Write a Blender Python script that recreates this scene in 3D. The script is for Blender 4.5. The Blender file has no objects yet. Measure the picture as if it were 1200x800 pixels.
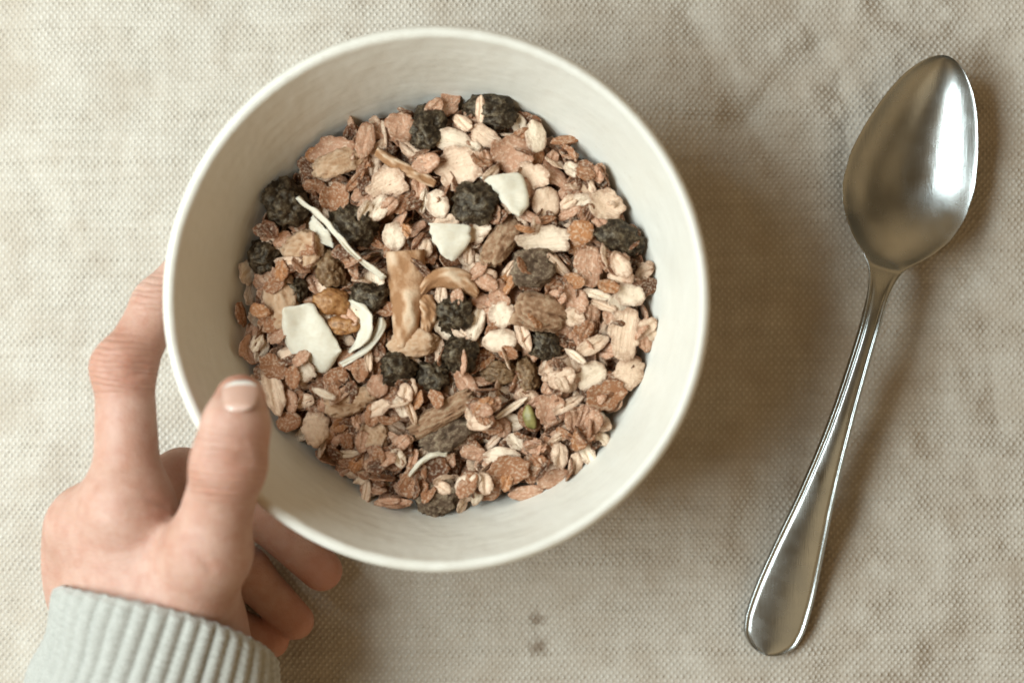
import bpy, bmesh, math, random
import numpy as np
from mathutils import Vector, Matrix, Quaternion, noise as mnoise

scene = bpy.context.scene
COL = scene.collection

# ------------------------------------------------------------------ camera
# looking straight down; the photograph is a crop, so the lens axis sits right of and below its middle
H = .55                      # camera height over the table
PXM = 3850.                  # photograph pixels per metre at table height
PPX, PPY = 680., 440.        # pixel under the lens
CAMX = (PPX - 600)/PXM
CAMY = -(PPY - 400)/PXM
def W(px, py, z):
    """point of the place at height z seen at that pixel of the 1200 x 800 photograph"""
    s = PXM*H/(H - z)
    return (CAMX + (px - PPX)/s, CAMY - (py - PPY)/s, z)

cam_data = bpy.data.cameras.new('camera')
cam = bpy.data.objects.new('camera', cam_data)
COL.objects.link(cam)
cam.location = (CAMX, CAMY, H)
cam.rotation_euler = (0, 0, 0)
cam_data.sensor_width = 36
cam_data.lens = 36*H/(1200/PXM)
cam_data.shift_x = -(PPX - 600)/1200
cam_data.shift_y = (PPY - 400)/1200
cam_data.clip_start = .01
cam_data.clip_end = 50
cam_data.dof.use_dof = True
cam_data.dof.focus_distance = H - .022
cam_data.dof.aperture_fstop = 4.6
scene.camera = cam

# ------------------------------------------------------------------ room light around the table
world = bpy.data.worlds.new('World')
scene.world = world
world.use_nodes = True
wn = world.node_tree.nodes; wl = world.node_tree.links
bg = wn['Background']
tc = wn.new('ShaderNodeTexCoord')
ns = wn.new('ShaderNodeTexNoise'); ns.inputs['Scale'].default_value = 1.6; ns.inputs['Detail'].default_value = 1.5
rp = wn.new('ShaderNodeValToRGB')
rp.color_ramp.elements[0].position = .38; rp.color_ramp.elements[0].color = (.12, .080, .040, 1)
rp.color_ramp.elements[1].position = .66; rp.color_ramp.elements[1].color = (.44, .30, .155, 1)
wl.new(tc.outputs['Generated'], ns.inputs['Vector'])
wl.new(ns.outputs['Fac'], rp.inputs['Fac'])
wl.new(rp.outputs['Color'], bg.inputs['Color'])
bg.inputs['Strength'].default_value = 1.12

def area(name, loc, target, sx, sy, power, col):
    d = bpy.data.lights.new(name, 'AREA'); d.shape = 'RECTANGLE'; d.size = sx; d.size_y = sy
    d.energy = power; d.color = col
    o = bpy.data.objects.new(name, d); COL.objects.link(o); o.location = loc
    o.rotation_euler = (Vector(target) - Vector(loc)).to_track_quat('-Z', 'Y').to_euler()
    return o
# the window at the left: two casements side by side with the mullion between them
area('window_light', (-.41, .165, .47), (-.05, .01, .02), .24, .38, 3.1, (.88, 1.0, 1.02))
area('window_light', (-.41, -.095, .47), (-.05, .01, .02), .24, .38, 3.1, (.88, 1.0, 1.02))
# added weak warm area light, standing in for bounce off a pale wall
area('wall_bounce', (.42, -.50, .80), (.02, 0, .02), .5, .5, .36, (1.0, .80, .52))

scene.cycles.max_bounces = 6
scene.cycles.diffuse_bounces = 4
scene.cycles.glossy_bounces = 3
scene.cycles.caustics_reflective = False
scene.cycles.caustics_refractive = False
scene.view_settings.view_transform = 'Standard'
scene.view_settings.look = 'None'
scene.view_settings.exposure = 0
scene.view_settings.gamma = 1
scene.view_settings.use_curve_mapping = False

# ------------------------------------------------------------------ helpers
def tag(o, label=None, cat=None, group=None, kind=None):
    if label: o['label'] = label
    if cat: o['category'] = cat
    if group: o['group'] = group
    if kind: o['kind'] = kind
    return o
def empty(name, loc):
    o = bpy.data.objects.new(name, None); COL.objects.link(o); o.location = loc
    o.empty_display_size = .01
    return o
def mesh_obj(name, V, F, mat, parent=None, loc=None, smooth=True):
    me = bpy.data.meshes.new(name)
    me.from_pydata([tuple(map(float, v)) for v in V], [], F)
    me.update()
    if smooth: me.shade_smooth()
    if mat: me.materials.append(mat)
    o = bpy.data.objects.new(name, me); COL.objects.link(o)
    if parent is not None: o.parent = parent
    if loc is not None: o.location = loc
    return o
def grid_mesh(name, X, Y, Z):
    """big regular sheet from three 2-D arrays"""
    ny, nx = X.shape
    me = bpy.data.meshes.new(name)
    co = np.stack([X, Y, Z], -1).reshape(-1, 3).astype(np.float32)
    i = np.arange(ny*nx).reshape(ny, nx)
    q = np.stack([i[:-1, :-1], i[:-1, 1:], i[1:, 1:], i[1:, :-1]], -1).reshape(-1, 4)
    me.vertices.add(len(co)); me.vertices.foreach_set('co', co.ravel())
    me.loops.add(q.size); me.loops.foreach_set('vertex_index', q.ravel().astype(np.int32))
    me.polygons.add(len(q)); me.polygons.foreach_set('loop_start', np.arange(0, q.size, 4, dtype=np.int32))
    me.update(calc_edges=True); me.validate()
    me.shade_smooth()
    return me
def vnoise(x, y, scale, seed):
    """smooth value noise in [-1, 1]"""
    g = np.random.RandomState(seed).uniform(-1, 1, (64, 64))
    u = x/scale + 31.7; v = y/scale + 17.3
    iu = np.floor(u).astype(int); iv = np.floor(v).astype(int)
    fu = u - iu; fv = v - iv
    fu = fu*fu*fu*(fu*(6*fu - 15) + 10); fv = fv*fv*fv*(fv*(6*fv - 15) + 10)
    iu0, iu1, iv0, iv1 = iu % 64, (iu + 1) % 64, iv % 64, (iv + 1) % 64
    return (g[iv0, iu0]*(1-fu) + g[iv0, iu1]*fu)*(1-fv) + (g[iv1, iu0]*(1-fu) + g[iv1, iu1]*fu)*fv

class Mat:
    """small wrapper for building node materials"""
    def __init__(s, name):
        s.m = bpy.data.materials.new(name); s.m.use_nodes = True
        s.n = s.m.node_tree.nodes; s.l = s.m.node_tree.links
        s.b = s.n['Principled BSDF']
    def set(s, **k):
        for a, v in k.items(): s.b.inputs[a.replace('_', ' ')].default_value = v
    def node(s, t, **k):
        n = s.n.new(t)
        for a, v in k.items():
            if a.startswith('i_'): n.inputs[a[2:].replace('_', ' ')].default_value = v
            else: setattr(n, a, v)
        return n
    def link(s, a, b): s.l.new(a, b)
    def coords(s, kind='Object'): return s.node('ShaderNodeTexCoord').outputs[kind]
    def mapping(s, vec, scale=(1, 1, 1), rot=(0, 0, 0), loc=(0, 0, 0)):
        m = s.node('ShaderNodeMapping'); m.inputs['Scale'].default_value = scale
        m.inputs['Rotation'].default_value = rot; m.inputs['Location'].default_value = loc
        s.link(vec, m.inputs['Vector']); return m.outputs['Vector']
    def noise(s, vec, scale, detail=3, rough=.55, dist=0):
        n = s.node('ShaderNodeTexNoise', i_Scale=scale, i_Detail=detail, i_Roughness=rough, i_Distortion=dist)
        s.link(vec, n.inputs['Vector']); return n.outputs['Fac']
    def ramp(s, fac, stops):
        r = s.node('ShaderNodeValToRGB'); e = r.color_ramp.elements
        while len(e) < len(stops): e.new(.5)
        for q, (p, c) in zip(e, stops):
            q.position = p; q.color = (c, c, c, 1) if isinstance(c, (int, float)) else (*c, 1)
        s.link(fac, r.inputs['Fac']); return r.outputs['Color']
    def mix(s, fac, a, b, blend='MIX'):
        m = s.node('ShaderNodeMix', data_type='RGBA', blend_type=blend)
        for v, i in ((fac, 0), (a, 6), (b, 7)):
            if hasattr(v, 'is_linked'): s.link(v, m.inputs[i])
            else: m.inputs[i].default_value = v if i == 0 else (*v, 1)
        return m.outputs[2]
    def math(s, op, a, b=None):
        m = s.node('ShaderNodeMath', operation=op)
        for i, v in enumerate((a, b)):
            if v is None: continue
            if hasattr(v, 'is_linked'): s.link(v, m.inputs[i])
            else: m.inputs[i].default_value = v
        return m.outputs[0]
    def bump(s, h, dist, strength=1, normal=None):
        b = s.node('ShaderNodeBump', i_Distance=dist, i_Strength=strength)
        s.link(h, b.inputs['Height'])
        if normal is not None: s.link(normal, b.inputs['Normal'])
        return b.outputs['Normal']
    def base(s, c): s.link(c, s.b.inputs['Base Color'])
    def rough(s, c): s.link(c, s.b.inputs['Roughness'])
    def normal(s, c): s.link(c, s.b.inputs['Normal'])

# ------------------------------------------------------------------ the linen tablecloth (plain weave, every thread in relief)
def axis(lo, hi, step, far):
    core = np.arange(round(lo/step), round(hi/step) + 1)*step
    g = step*1.16**np.arange(1, 38); out = np.cumsum(g); out = out[out < far]
    return np.concatenate([lo - out[::-1], core, hi + out])
PXW, PYW = .00100, .00120            # thread spacing across and along the picture
xs = axis(-.1685, .1685, PXW/3, .5); ys = axis(-.118, .118, PYW/4, .5)
X, Y = np.meshgrid(xs, ys)
inside = np.clip((.172 - np.abs(X))/.003, 0, 1)*np.clip((.1215 - np.abs(Y))/.003, 0, 1)
ix = np.floor(X/PXW + 1e-4).astype(int) % 997; iy = np.floor(Y/PYW + 1e-4).astype(int) % 997
rr = np.random.RandomState(8)
row_amp = rr.uniform(.72, 1.22, 997)[iy]; col_amp = rr.uniform(.8, 1.15, 997)[ix]
sx_ = np.sin(np.pi*X/PXW); f = np.sign(sx_)*np.abs(sx_)**.6*np.sin(np.pi*Y/PYW)
slub = 1 + .18*vnoise(X, Y*4, .009, 3) + .22*vnoise(X, Y, .0021, 5)
weave = (.00060*np.maximum(f, 0)**.7*row_amp + .00012*np.maximum(-f, 0)**.8*col_amp)*slub*inside
folds = (.0013*vnoise(X, Y, .055, 11) + .0010*vnoise(X*.8 + Y*.5, Y*.7 - X*.3, .023, 12)
         + .00045*vnoise(X, Y*.8, .0105, 13) + .00016*vnoise(X, Y, .0048, 14))
# a few soft creases left from folding
for (x0, y0, x1, y1, wd, amp) in ((.055, .10, .085, .045, .005, -.0011), (.10, .075, .105, .045, .004, -.0009), (.088, -.045, .125, -.065, .006, -.0010),
                                  (-.05, .104, -.11, .06, .006, .0007), (.12, .02, .16, .0, .006, -.0008), (.06, .062, .08, .03, .004, -.0008),
                                  (.095, .09, .07, .066, .005, -.0012), (.062, .085, .098, .07, .006, .0012), (.115, .10, .15, .085, .006, -.0010), (.14, .03, .15, -.03, .007, -.0010), (.07, -.02, .06, -.06, .006, .0009), (.0, -.085, .05, -.095, .005, -.0006), (-.15, .06, -.135, .03, .004, -.0006)):
    dx, dy = x1 - x0, y1 - y0; L2 = dx*dx + dy*dy
    t = np.clip(((X - x0)*dx + (Y - y0)*dy)/L2, 0, 1)
    d = np.hypot(X - x0 - t*dx, Y - y0 - t*dy) + .0016*vnoise(X, Y, .008, 21)
    folds = folds + amp*np.exp(-(d/wd)**2)
folds = folds*(1 + .9*np.clip((X - .02)/.09, 0, 1))       # more crumpled towards the right
# the cloth lies flat where the bowl stands on it
BX, BY, _ = W(512, 350, .062)
folds = folds*np.clip((np.hypot(X - BX, Y - BY) - .030)/.03, 0, 1)
Z = weave + folds - .0012
cj = rr.uniform(-1, 1, 2000); WX = X + .00012*np.interp(X/PXW + 1000, np.arange(2000), cj) + .00040*vnoise(X, Y, .012, 31)*1.0 + .00025*vnoise(X, Y, .004, 32)
rj = rr.uniform(-1, 1, 2000); WY = Y + .00017*np.interp(Y/PYW + 1000, np.arange(2000), rj) + .00050*vnoise(X, Y, .016, 33) + .00022*vnoise(X, Y, .005, 34)
th = math.radians(.6)
me = grid_mesh('tablecloth', WX*math.cos(th) - WY*math.sin(th), WX*math.sin(th) + WY*math.cos(th), Z)
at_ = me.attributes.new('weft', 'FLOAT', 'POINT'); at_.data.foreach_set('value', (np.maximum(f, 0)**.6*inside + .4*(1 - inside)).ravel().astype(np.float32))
m = Mat('linen')
co = m.coords()
warp = m.noise(m.mapping(co, (900, 40, 1)), 1, 2)
weft = m.noise(m.mapping(co, (40, 800, 1)), 1, 2)
mott = m.noise(co, 55, 4, .6)
c = m.ramp(weft, ((.25, (.56, .525, .465)), (.75, (.74, .70, .635))))
c = m.mix(.45, c, m.ramp(warp, ((.25, (.58, .545, .485)), (.75, (.74, .705, .645)))))
c = m.mix(m.ramp(mott, ((.44, 0), (.68, .60))), c, (.50, .43, .355))  # mottled tone, its dark blotches also painting in the shading of wrinkles
c = m.mix(m.math('SUBTRACT', .48, m.math('MULTIPLY', m.node('ShaderNodeAttribute', attribute_name='weft').outputs['Fac'], .48)), c, (.37, .30, .22))   # recessed warp and gaps painted darker, in place of shade between the threads
# two little brown spots under the bowl's edge
for (px, py, rad) in ((629, 728, .0032), (630, 759, .0040)):
    sx, sy, _ = W(px, py, 0)
    vm = m.node('ShaderNodeVectorMath', operation='DISTANCE'); wob = m.mapping(co, (1, 1, 0))
    m.link(wob, vm.inputs[0]); vm.inputs[1].default_value = (sx, sy, 0)
    dd = m.math('ADD', vm.outputs['Value'], m.math('MULTIPLY', m.math('SUBTRACT', m.noise(co, 420, 2), .5), .006))
    c = m.mix(m.ramp(m.math('DIVIDE', dd, rad), ((.2, .62), (1, 0))), c, (.17, .105, .055))
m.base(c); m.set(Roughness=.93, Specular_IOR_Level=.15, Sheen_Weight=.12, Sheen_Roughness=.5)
m.normal(m.bump(m.noise(m.mapping(co, (2600, 1100, 1)), 1, 2), .00012, .6))
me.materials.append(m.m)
cloth = bpy.data.objects.new('tablecloth', me); COL.objects.link(cloth)
tag(cloth, 'beige linen tablecloth of coarse plain weave under the bowl and spoon', kind='structure')

# ------------------------------------------------------------------ the bowl
def spline(P, n):
    """Catmull-Rom through the points, n samples per span"""
    P = np.array(P, float); Q = np.vstack([2*P[0] - P[1], P, 2*P[-1] - P[-2]]); out = []
    for i in range(1, len(Q) - 2):
        p0, p1, p2, p3 = Q[i-1:i+3]
        for t in np.arange(n)/n:
            out.append(.5*((2*p1) + (-p0 + p2)*t + (2*p0 - 5*p1 + 4*p2 - p3)*t*t + (-p0 + 3*p1 - 3*p2 + p3)*t**3))
    out.append(P[-1]); return np.array(out)
def lathe(prof, N, wob=0, seed=1):
    fa = np.random.RandomState(seed).uniform(0, 6.28, 4)
    V = []; F = []; n = len(prof)
    for (r, z) in prof:
        for j in range(N):
            a = 2*math.pi*j/N
            k = 1 + wob*(.6*math.sin(2*a + fa[0]) + .4*math.sin(3*a + fa[1]) + .25*math.sin(5*a + fa[2] + 60*z))
            zz = z + wob*.02*math.sin(2*a + fa[3])*min(1, z/.03)
            V.append((max(r, 1e-6)*k*math.cos(a), max(r, 1e-6)*k*math.sin(a), zz))
    for i in range(n - 1):
        for j in range(N):
            j2 = (j + 1) % N; F.append((i*N + j, i*N + j2, (i + 1)*N + j2, (i + 1)*N + j))
    return V, F
inner = [(.0005, .0066), (.018, .0069), (.034, .0092), (.046, .0148), (.0545, .0240), (.0602, .0340), (.0640, .0430), (.0675, .0525), (.0700, .0590), (.0706, .0607)]
lip = [(.0706, .0607), (.0712, .0617), (.0724, .0622), (.0735, .0617), (.0741, .0606), (.0740, .0592)]
outer = [(.0740, .0592), (.0722, .0528), (.0685, .0425), (.0630, .0305), (.0555, .0185), (.0470, .0100), (.0400, .0062), (.0385, .0058)]
prof = np.vstack([spline(inner, 5), spline(lip, 4)[1:], spline(outer, 5)[1:]])
m = Mat('glazed_stoneware')
co = m.coords()
c = m.mix(m.ramp(m.noise(co, 60, 4), ((.35, 0), (.7, .6))), (.715, .69, .62), (.66, .625, .545))
c = m.mix(m.ramp(m.noise(co, 900, 2), ((.68, 0), (.74, .35))), c, (.55, .48, .38))
m.base(c); m.set(Specular_IOR_Level=.45, Coat_Weight=.15, Coat_Roughness=.25)
m.rough(m.ramp(m.noise(co, 130, 3), ((.3, .45), (.7, .62))))
rings = m.noise(m.mapping(co, (45, 45, 330)), 1, 3)
m.normal(m.bump(rings, .0012, .16, m.bump(m.noise(co, 90, 2), .0018, .35)))
bowl = empty('bowl', (BX, BY, 0))
tag(bowl, 'round cream glazed bowl full of muesli, held at its left side', 'bowl')
V, F = lathe(prof, 160, .004)
mesh_obj('bowl_body', V, F, m.m, bowl)
foot = [(.0385, .0066), (.0388, .0040), (.0386, .0012), (.0378, .0003), (.0360, .0003), (.0350, .0012), (.0346, .0030), (.0335, .0047), (.020, .0052), (.0005, .0053)]
V, F = lathe(spline(foot, 3), 96, .004)
mesh_obj('foot_ring', V, F, m.m, bowl)

# ------------------------------------------------------------------ the spoon
SP = [(0, 0), (3, 12.5), (14, 27), (35, 43), (67, 57.5), (114, 71), (145, 75.5), (167, 75), (200, 66.5), (220, 54.5), (236, 41), (248, 28), (260, 20), (278, 14.5), (300, 12.4), (340, 12.0),
      (400, 13.0), (452, 15.2), (531, 21.5), (609, 31), (660, 36), (687, 36.8), (708, 33.5), (722, 24), (729, 12), (731, 0)]
SCL = 1/3905.
tx = np.array([p[0] for p in SP], float); hw = np.array([p[1] for p in SP], float)
T = np.unique(np.concatenate([12*np.linspace(0, 1, 16)**2, np.linspace(12, 320, 90), np.linspace(320, 700, 66), 731 - np.linspace(0, 31, 20)**1.0]))
def pch(x, xp, yp):
    """monotone cubic interpolation"""
    h = np.diff(xp); d = np.diff(yp)/h; mm = np.zeros_like(yp)
    for i in range(1, len(xp) - 1):
        if d[i-1]*d[i] > 0: mm[i] = 2*d[i-1]*d[i]/(d[i-1] + d[i])
    mm[0] = d[0]; mm[-1] = d[-1]
    i = np.clip(np.searchsorted(xp, x) - 1, 0, len(h) - 1); t = (x - xp[i])/h[i]
    return ((1+2*t)*(1-t)**2)*yp[i] + t*(1-t)**2*h[i]*mm[i] + t*t*(3-2*t)*yp[i+1] + t*t*(t-1)*h[i]*mm[i+1]
HW = np.maximum(pch(T, tx, hw), .05)
HW[T < 24] = np.maximum(.05, 7.25*np.sqrt(T[T < 24]))
# height of the rim line along the spoon (metres) and depth of its bowl
RIMZ = pch(T, np.array([0, 60, 150, 240, 290, 340, 430, 540, 640, 700, 731.]), np.array([.0118, .0108, .0102, .0122, .0158, .0178, .0168, .0118, .0062, .0040, .0034]))
DEP = .0090*np.where(T < 145, np.clip(1 - ((T - 145)/145.2)**2, 0, None)**.62, np.clip(1 - ((T - 145)/112.)**2, 0, None)**.75)
DEP[T > 265] *= np.clip((300 - T[T > 265])/35, 0, 1)
vv = np.sin(np.linspace(-np.pi/2, np.pi/2, 45))
bl = np.clip((T - 255)/60, 0, 1); bl = bl*bl*(3 - 2*bl)        # 0 in the bowl, 1 on the handle
he = np.clip((T - 420)/200, 0, 1)
top = np.zeros((len(T), len(vv))); bot = top.copy()
endf = np.clip(np.minimum(T, 731 - T)/6, 0, 1)
for i in range(len(T)):
    a = np.abs(vv)
    dish = -DEP[i]*np.clip(1 - a**2.1, 0, 1)
    edge = 4.2/max(HW[i], 4.3)                                   # the bead keeps its width
    ein = np.clip((1 - a)/edge, 0, 2.2)
    bead = .00040*np.exp(-((ein - .55)/.38)**2) - .00034*np.exp(-((ein - 1.32)/.30)**2)
    crown = (.0011 + .0006*he[i])*(1 - a**2)*(1 - .35*he[i])
    handle = bead*1.05 + crown
    top[i] = RIMZ[i] + (1 - bl[i])*dish + bl[i]*handle - .00035*a**24
    th_ = (.0011 + .0011*bl[i])
    bot[i] = top[i] - th_*(1 - .55*a**8)*(.35 + .65*endf[i]) - bl[i]*.0002*(1 - a*a)
tipx, tipy, _ = W(1110, 66, .0118)
av = np.array([.285, .958]); av /= np.linalg.norm(av); nv = np.array([av[1], -av[0]])
def spoon_xy(t, lat): return tipx - av[0]*t*SCL + nv[0]*lat*SCL, tipy - av[1]*t*SCL + nv[1]*lat*SCL
zlow = bot.min(); SPZ = .0006 - zlow
nT, nV = top.shape; V = np.zeros((2, nT, nV, 3))
ex, ey, _ = 0, 0, 0
for i in range(nT):
    x, y = spoon_xy(T[i], vv*HW[i])
    V[0, i] = np.stack([x, y, top[i] + SPZ], -1); V[1, i] = np.stack([x, y, bot[i] + SPZ], -1)
SO = np.array([*spoon_xy(365, 0), 0.])
Vf = V.reshape(-1, 3) - SO
def idx(s, i, j): return s*nT*nV + i*nV + j
def spoon_faces(i0, i1):
    F = []
    for i in range(i0, i1):
        for j in range(nV - 1):
            F.append((idx(0, i, j), idx(0, i+1, j), idx(0, i+1, j+1), idx(0, i, j+1)))
            F.append((idx(1, i, j), idx(1, i, j+1), idx(1, i+1, j+1), idx(1, i+1, j)))
        for j, s in ((0, 1), (nV - 1, 0)):
            q = (idx(0, i, j), idx(1, i, j), idx(1, i+1, j), idx(0, i+1, j)); F.append(q if s else q[::-1])
    return F
m = Mat('stainless_steel')
co = m.coords()
m.set(Metallic=1, Anisotropic=.25)
m.base(m.ramp(m.noise(co, 90, 3), ((.3, (.39, .41, .405)), (.7, (.44, .46, .455)))))
m.rough(m.ramp(m.noise(co, 160, 3, .5), ((.3, .22), (.72, .30))))
scr = m.noise(m.mapping(co, (2600, 170, 400), (0, 0, math.radians(-16.6))), 1, 2)
m.normal(m.bump(scr, .00005, .6))
spoon = empty('spoon', SO)
tag(spoon, 'worn stainless steel tablespoon lying on the linen right of the bowl', 'spoon')
full = bpy.data.meshes.new('tmp'); full.from_pydata([tuple(v) for v in Vf], [], spoon_faces(0, nT - 1)); full.update()
nrm = np.zeros(len(Vf)*3); full.vertices.foreach_get('normal', nrm); nrm = nrm.reshape(-1, 3)
cut = int(np.searchsorted(T, 283))
for name, i0, i1 in (('spoon_bowl', 0, cut), ('handle', cut, nT - 1)):
    Fs = spoon_faces(i0, i1); used = sorted({q for f_ in Fs for q in f_}); rm = {q: k for k, q in enumerate(used)}
    o = mesh_obj(name, Vf[used], [tuple(rm[q] for q in f_) for f_ in Fs], m.m, spoon)
    o.data.normals_split_custom_set_from_vertices([tuple(nrm[q]) for q in used])
bpy.data.meshes.remove(full)

# ------------------------------------------------------------------ the hand: smooth union of tapered bones, meshed with surface nets
def surface_nets(D, org, h):
    s = D < 0
    nx, ny, nz = D.shape
    off = [(a, b, c) for a in (0, 1) for b in (0, 1) for c in (0, 1)]
    cnt = np.zeros((nx-1, ny-1, nz-1), int)
    for a, b, c in off: cnt += s[a:nx-1+a, b:ny-1+b, c:nz-1+c]
    act = (cnt > 0) & (cnt < 8)
    I = np.argwhere(act); ids = -np.ones(act.shape, int); ids[act] = np.arange(len(I))
    acc = np.zeros((len(I), 3)); n = np.zeros(len(I))
    for a in off:
        for ax in range(3):
            if a[ax]: continue
            b = list(a); b[ax] = 1
            d0 = D[I[:, 0]+a[0], I[:, 1]+a[1], I[:, 2]+a[2]]; d1 = D[I[:, 0]+b[0], I[:, 1]+b[1], I[:, 2]+b[2]]
            k = (d0 < 0) != (d1 < 0)
            t = np.where(k, d0/np.where(k, d0 - d1, 1), 0)
            p = np.tile(np.array(a, float), (len(I), 1)); p[:, ax] = t
            acc[k] += p[k]; n[k] += 1
    V = (I + acc/n[:, None])*h + org
    F = []
    for ax in range(3):
        u, w = (ax+1) % 3, (ax+2) % 3
        sl0 = [slice(1, -1)]*3; sl1 = [slice(1, -1)]*3
        sl0[ax] = slice(0, D.shape[ax]-1); sl1[ax] = slice(1, D.shape[ax])
        cr = s[tuple(sl0)] != s[tuple(sl1)]
        P = np.argwhere(cr)
        if not len(P): continue
        P = P + np.array([0 if q == ax else 1 for q in range(3)])
        flip = s[tuple(P.T)]
        q = []
        for du, dw in ((-1, -1), (0, -1), (0, 0), (-1, 0)):
            Q = P.copy(); Q[:, u] += du; Q[:, w] += dw; q.append(ids[tuple(Q.T)])
        q = np.stack(q, 1)
        ok = (q >= 0).all(1); q = q[ok]; flip = flip[ok]
        q[~flip] = q[~flip][:, ::-1]
        F.append(q)
    return V, np.vstack(F)

def rcone(P, a, b, r1, r2):
    a = np.array(a); b = np.array(b); ba = b - a; l2 = ba@ba
    pa = P - a; t = np.clip((pa@ba)/l2, 0, 1)
    return np.sqrt(((pa - t[..., None]*ba)**2).sum(-1)) - (r1 + (r2 - r1)*t)
def ellip(P, c, ax, R):
    q = (P - np.array(c))@np.array(ax).T
    R = np.array(R); k0 = np.sqrt(((q/R)**2).sum(-1)); k1 = np.sqrt(((q/(R*R))**2).sum(-1))
    return k0*(k0 - 1)/np.maximum(k1, 1e-9)
def smin(a, b, k):
    h = np.clip(.5 + .5*(b - a)/k, 0, 1)
    return b*(1 - h) + a*h - k*h*(1 - h)
def smax(a, b, k): return -smin(-a, -b, k)

# joints, from the pixel where the photograph shows them and their height over the table
J = dict(
    wr=W(186, 765, .040), wr2=W(166, 830, .038),
    t0=W(205, 722, .047), t1=W(243, 648, .060), t2=W(268, 545, .0735), t2b=W(276, 500, .0715), t3=W(281.5, 468, .0655),
    i1=W(150, 598, .050), i2=W(146, 432, .050), i3=W(186, 356, .044), i4=W(236, 296, .037),
    m1=W(112, 622, .041), m2=W(214, 562, .030), m3=W(304, 598, .0165), m4=W(377, 668, .0105),
    r1=W(92, 660, .031), r2=W(190, 634, .020), r3=W(287, 668, .0115), r4=W(346, 727, .0085),
    p1=W(98, 700, .022), p2=W(175, 706, .014), p3=W(258, 726, .0085), p4=W(319, 751, .0072))
J = {k: np.array(v) for k, v in J.items()}
HO = np.array([*W(150, 640, 0)])                 # the hand's base point
lo = np.array([*W(15, 0, .055)])[0], W(0, 850, .055)[1]
g = .0007
ox, oy, oz = W(22, 0, .06)[0], W(0, 845, .055)[1], .0006
nx = int((W(425, 0, .01)[0] - ox)/g); ny = int((W(0, 270, .04)[1] - oy)/g); nz = int(.0895/g)
gx, gy, gz = np.meshgrid(ox + g*np.arange(nx), oy + g*np.arange(ny), oz + g*np.arange(nz), indexing='ij')
P = np.stack([gx, gy, gz], -1)
BIG = 1.
def chain(pts, rad, k=.004):
    d = np.full((nx, ny, nz), BIG)
    A = np.array(pts); rm = max(rad) + .014
    mn = ((A.min(0) - rm - (ox, oy, oz))/g).astype(int); mx = ((A.max(0) + rm - (ox, oy, oz))/g).astype(int) + 2
    sl = tuple(slice(max(0, a_), max(1, b_)) for a_, b_ in zip(mn, mx))
    q = P[sl]; dd = None
    for i in range(len(pts) - 1):
        e = rcone(q, pts[i], pts[i+1], rad[i], rad[i+1]); dd = e if dd is None else smin(dd, e, k)
    d[sl] = dd
    return d
thumb = chain([J['t0'], J['t1'], J['t2'], J['t2b'], J['t3']], [.0145, .0108, .0087, .0081, .0068], .005)
index = chain([J['i1'], J['i2'], J['i3'], J['i4']], [.0096, .0078, .0069, .0060], .0035)
middle = chain([J['m1'], J['m2'], J['m3'], J['m4']], [.0102, .0086, .0075, .0062], .0035)
ring = chain([J['r1'], J['r2'], J['r3'], J['r4']], [.0098, .0080, .0069, .0057], .0035)
pinky = chain([J['p1'], J['p2'], J['p3'], J['p4']], [.0088, .0070, .0060, .0050], .0035)
palm = None
for a_, ra, rb in (('i1', .0125, .017), ('m1', .0120, .017), ('r1', .0115, .016), ('p1', .0105, .015)):
    e = chain([J[a_], J['wr']], [ra, rb]); palm = e if palm is None else smin(palm, e, .012)
palm = smin(palm, chain([J['wr'], J['wr2']], [.0225, .023]), .012)
palm = smin(palm, chain([J['i1'], J['r1']], [.0112, .0105]), .006)
# ball of the thumb and the web to the index finger
palm = smin(palm, chain([J['t0'], J['wr']], [.0155, .020]), .012)
web = chain([J['t0']*.45 + J['t1']*.55, J['i1']*.75 + J['wr']*.25], [.0075, .0075])
D = smin(palm, thumb, .007)
D = smin(D, web, .009)
fing = smin(smin(index, BIG + 0*index, .001), middle, .0016)
fing = smin(fing, ring, .0016); fing = smin(fing, pinky, .0016)
D = smin(D, fing, .0055)
# knuckles, finger pads and the creases over the joints
def ball(c, r, k):
    global D
    D = smin(D, chain([np.array(c), np.array(c) + 1e-4], [r, r]), k)
ball(J['i1'] + (.0, .001, .0045), .0088, .006); ball(J['i2'] + (-.0008, .0004, .0010), .0077, .004); ball(J['m1'] + (-.003, .002, .003), .0088, .006)
ball(J['t2'] + (0, .0006, .0010), .0086, .004); ball(J['t1'] + (.0, 0, .0030), .0098, .006)
def crease(p, q, r, k=.0012):
    global D
    D = smax(D, -chain([np.array(p), np.array(q)], [r, r]), k)
def onskin(px, py):
    """height of the skin under a pixel, found by walking down the camera's ray"""
    for z in np.arange(.092, .0, -.0003):
        x, y, _ = W(px, py, z)
        i, j, k = int((x-ox)/g), int((y-oy)/g), int((z-oz)/g)
        if 0 <= i < nx and 0 <= j < ny and 0 <= k < nz and D[i, j, k] < .0002: return np.array([x, y, z])
    return None
def skin_line(pts, r, dz):
    L = [onskin(*p) for p in pts]
    L = [q + (0, 0, dz) for q in L if q is not None]
    for a_, b_ in zip(L[:-1], L[1:]): crease(a_, b_, r)
skin_line(((250, 529), (270, 533), (292, 530)), .0012, .0007); skin_line(((247, 540), (268, 545), (296, 541)), .0012, .0007); skin_line(((252, 519), (272, 522), (290, 520)), .0010, .00062)
skin_line(((128, 436), (150, 440), (172, 436)), .0012, .00062); skin_line(((126, 424), (150, 427), (176, 424)), .0011, .00062)
skin_line(((150, 588), (175, 582), (198, 590)), .0013, .0007); skin_line(((155, 602), (180, 596), (200, 604)), .0013, .0007)
skin_line(((224, 642), (236, 653), (248, 668)), .0009, .0007)
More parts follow.
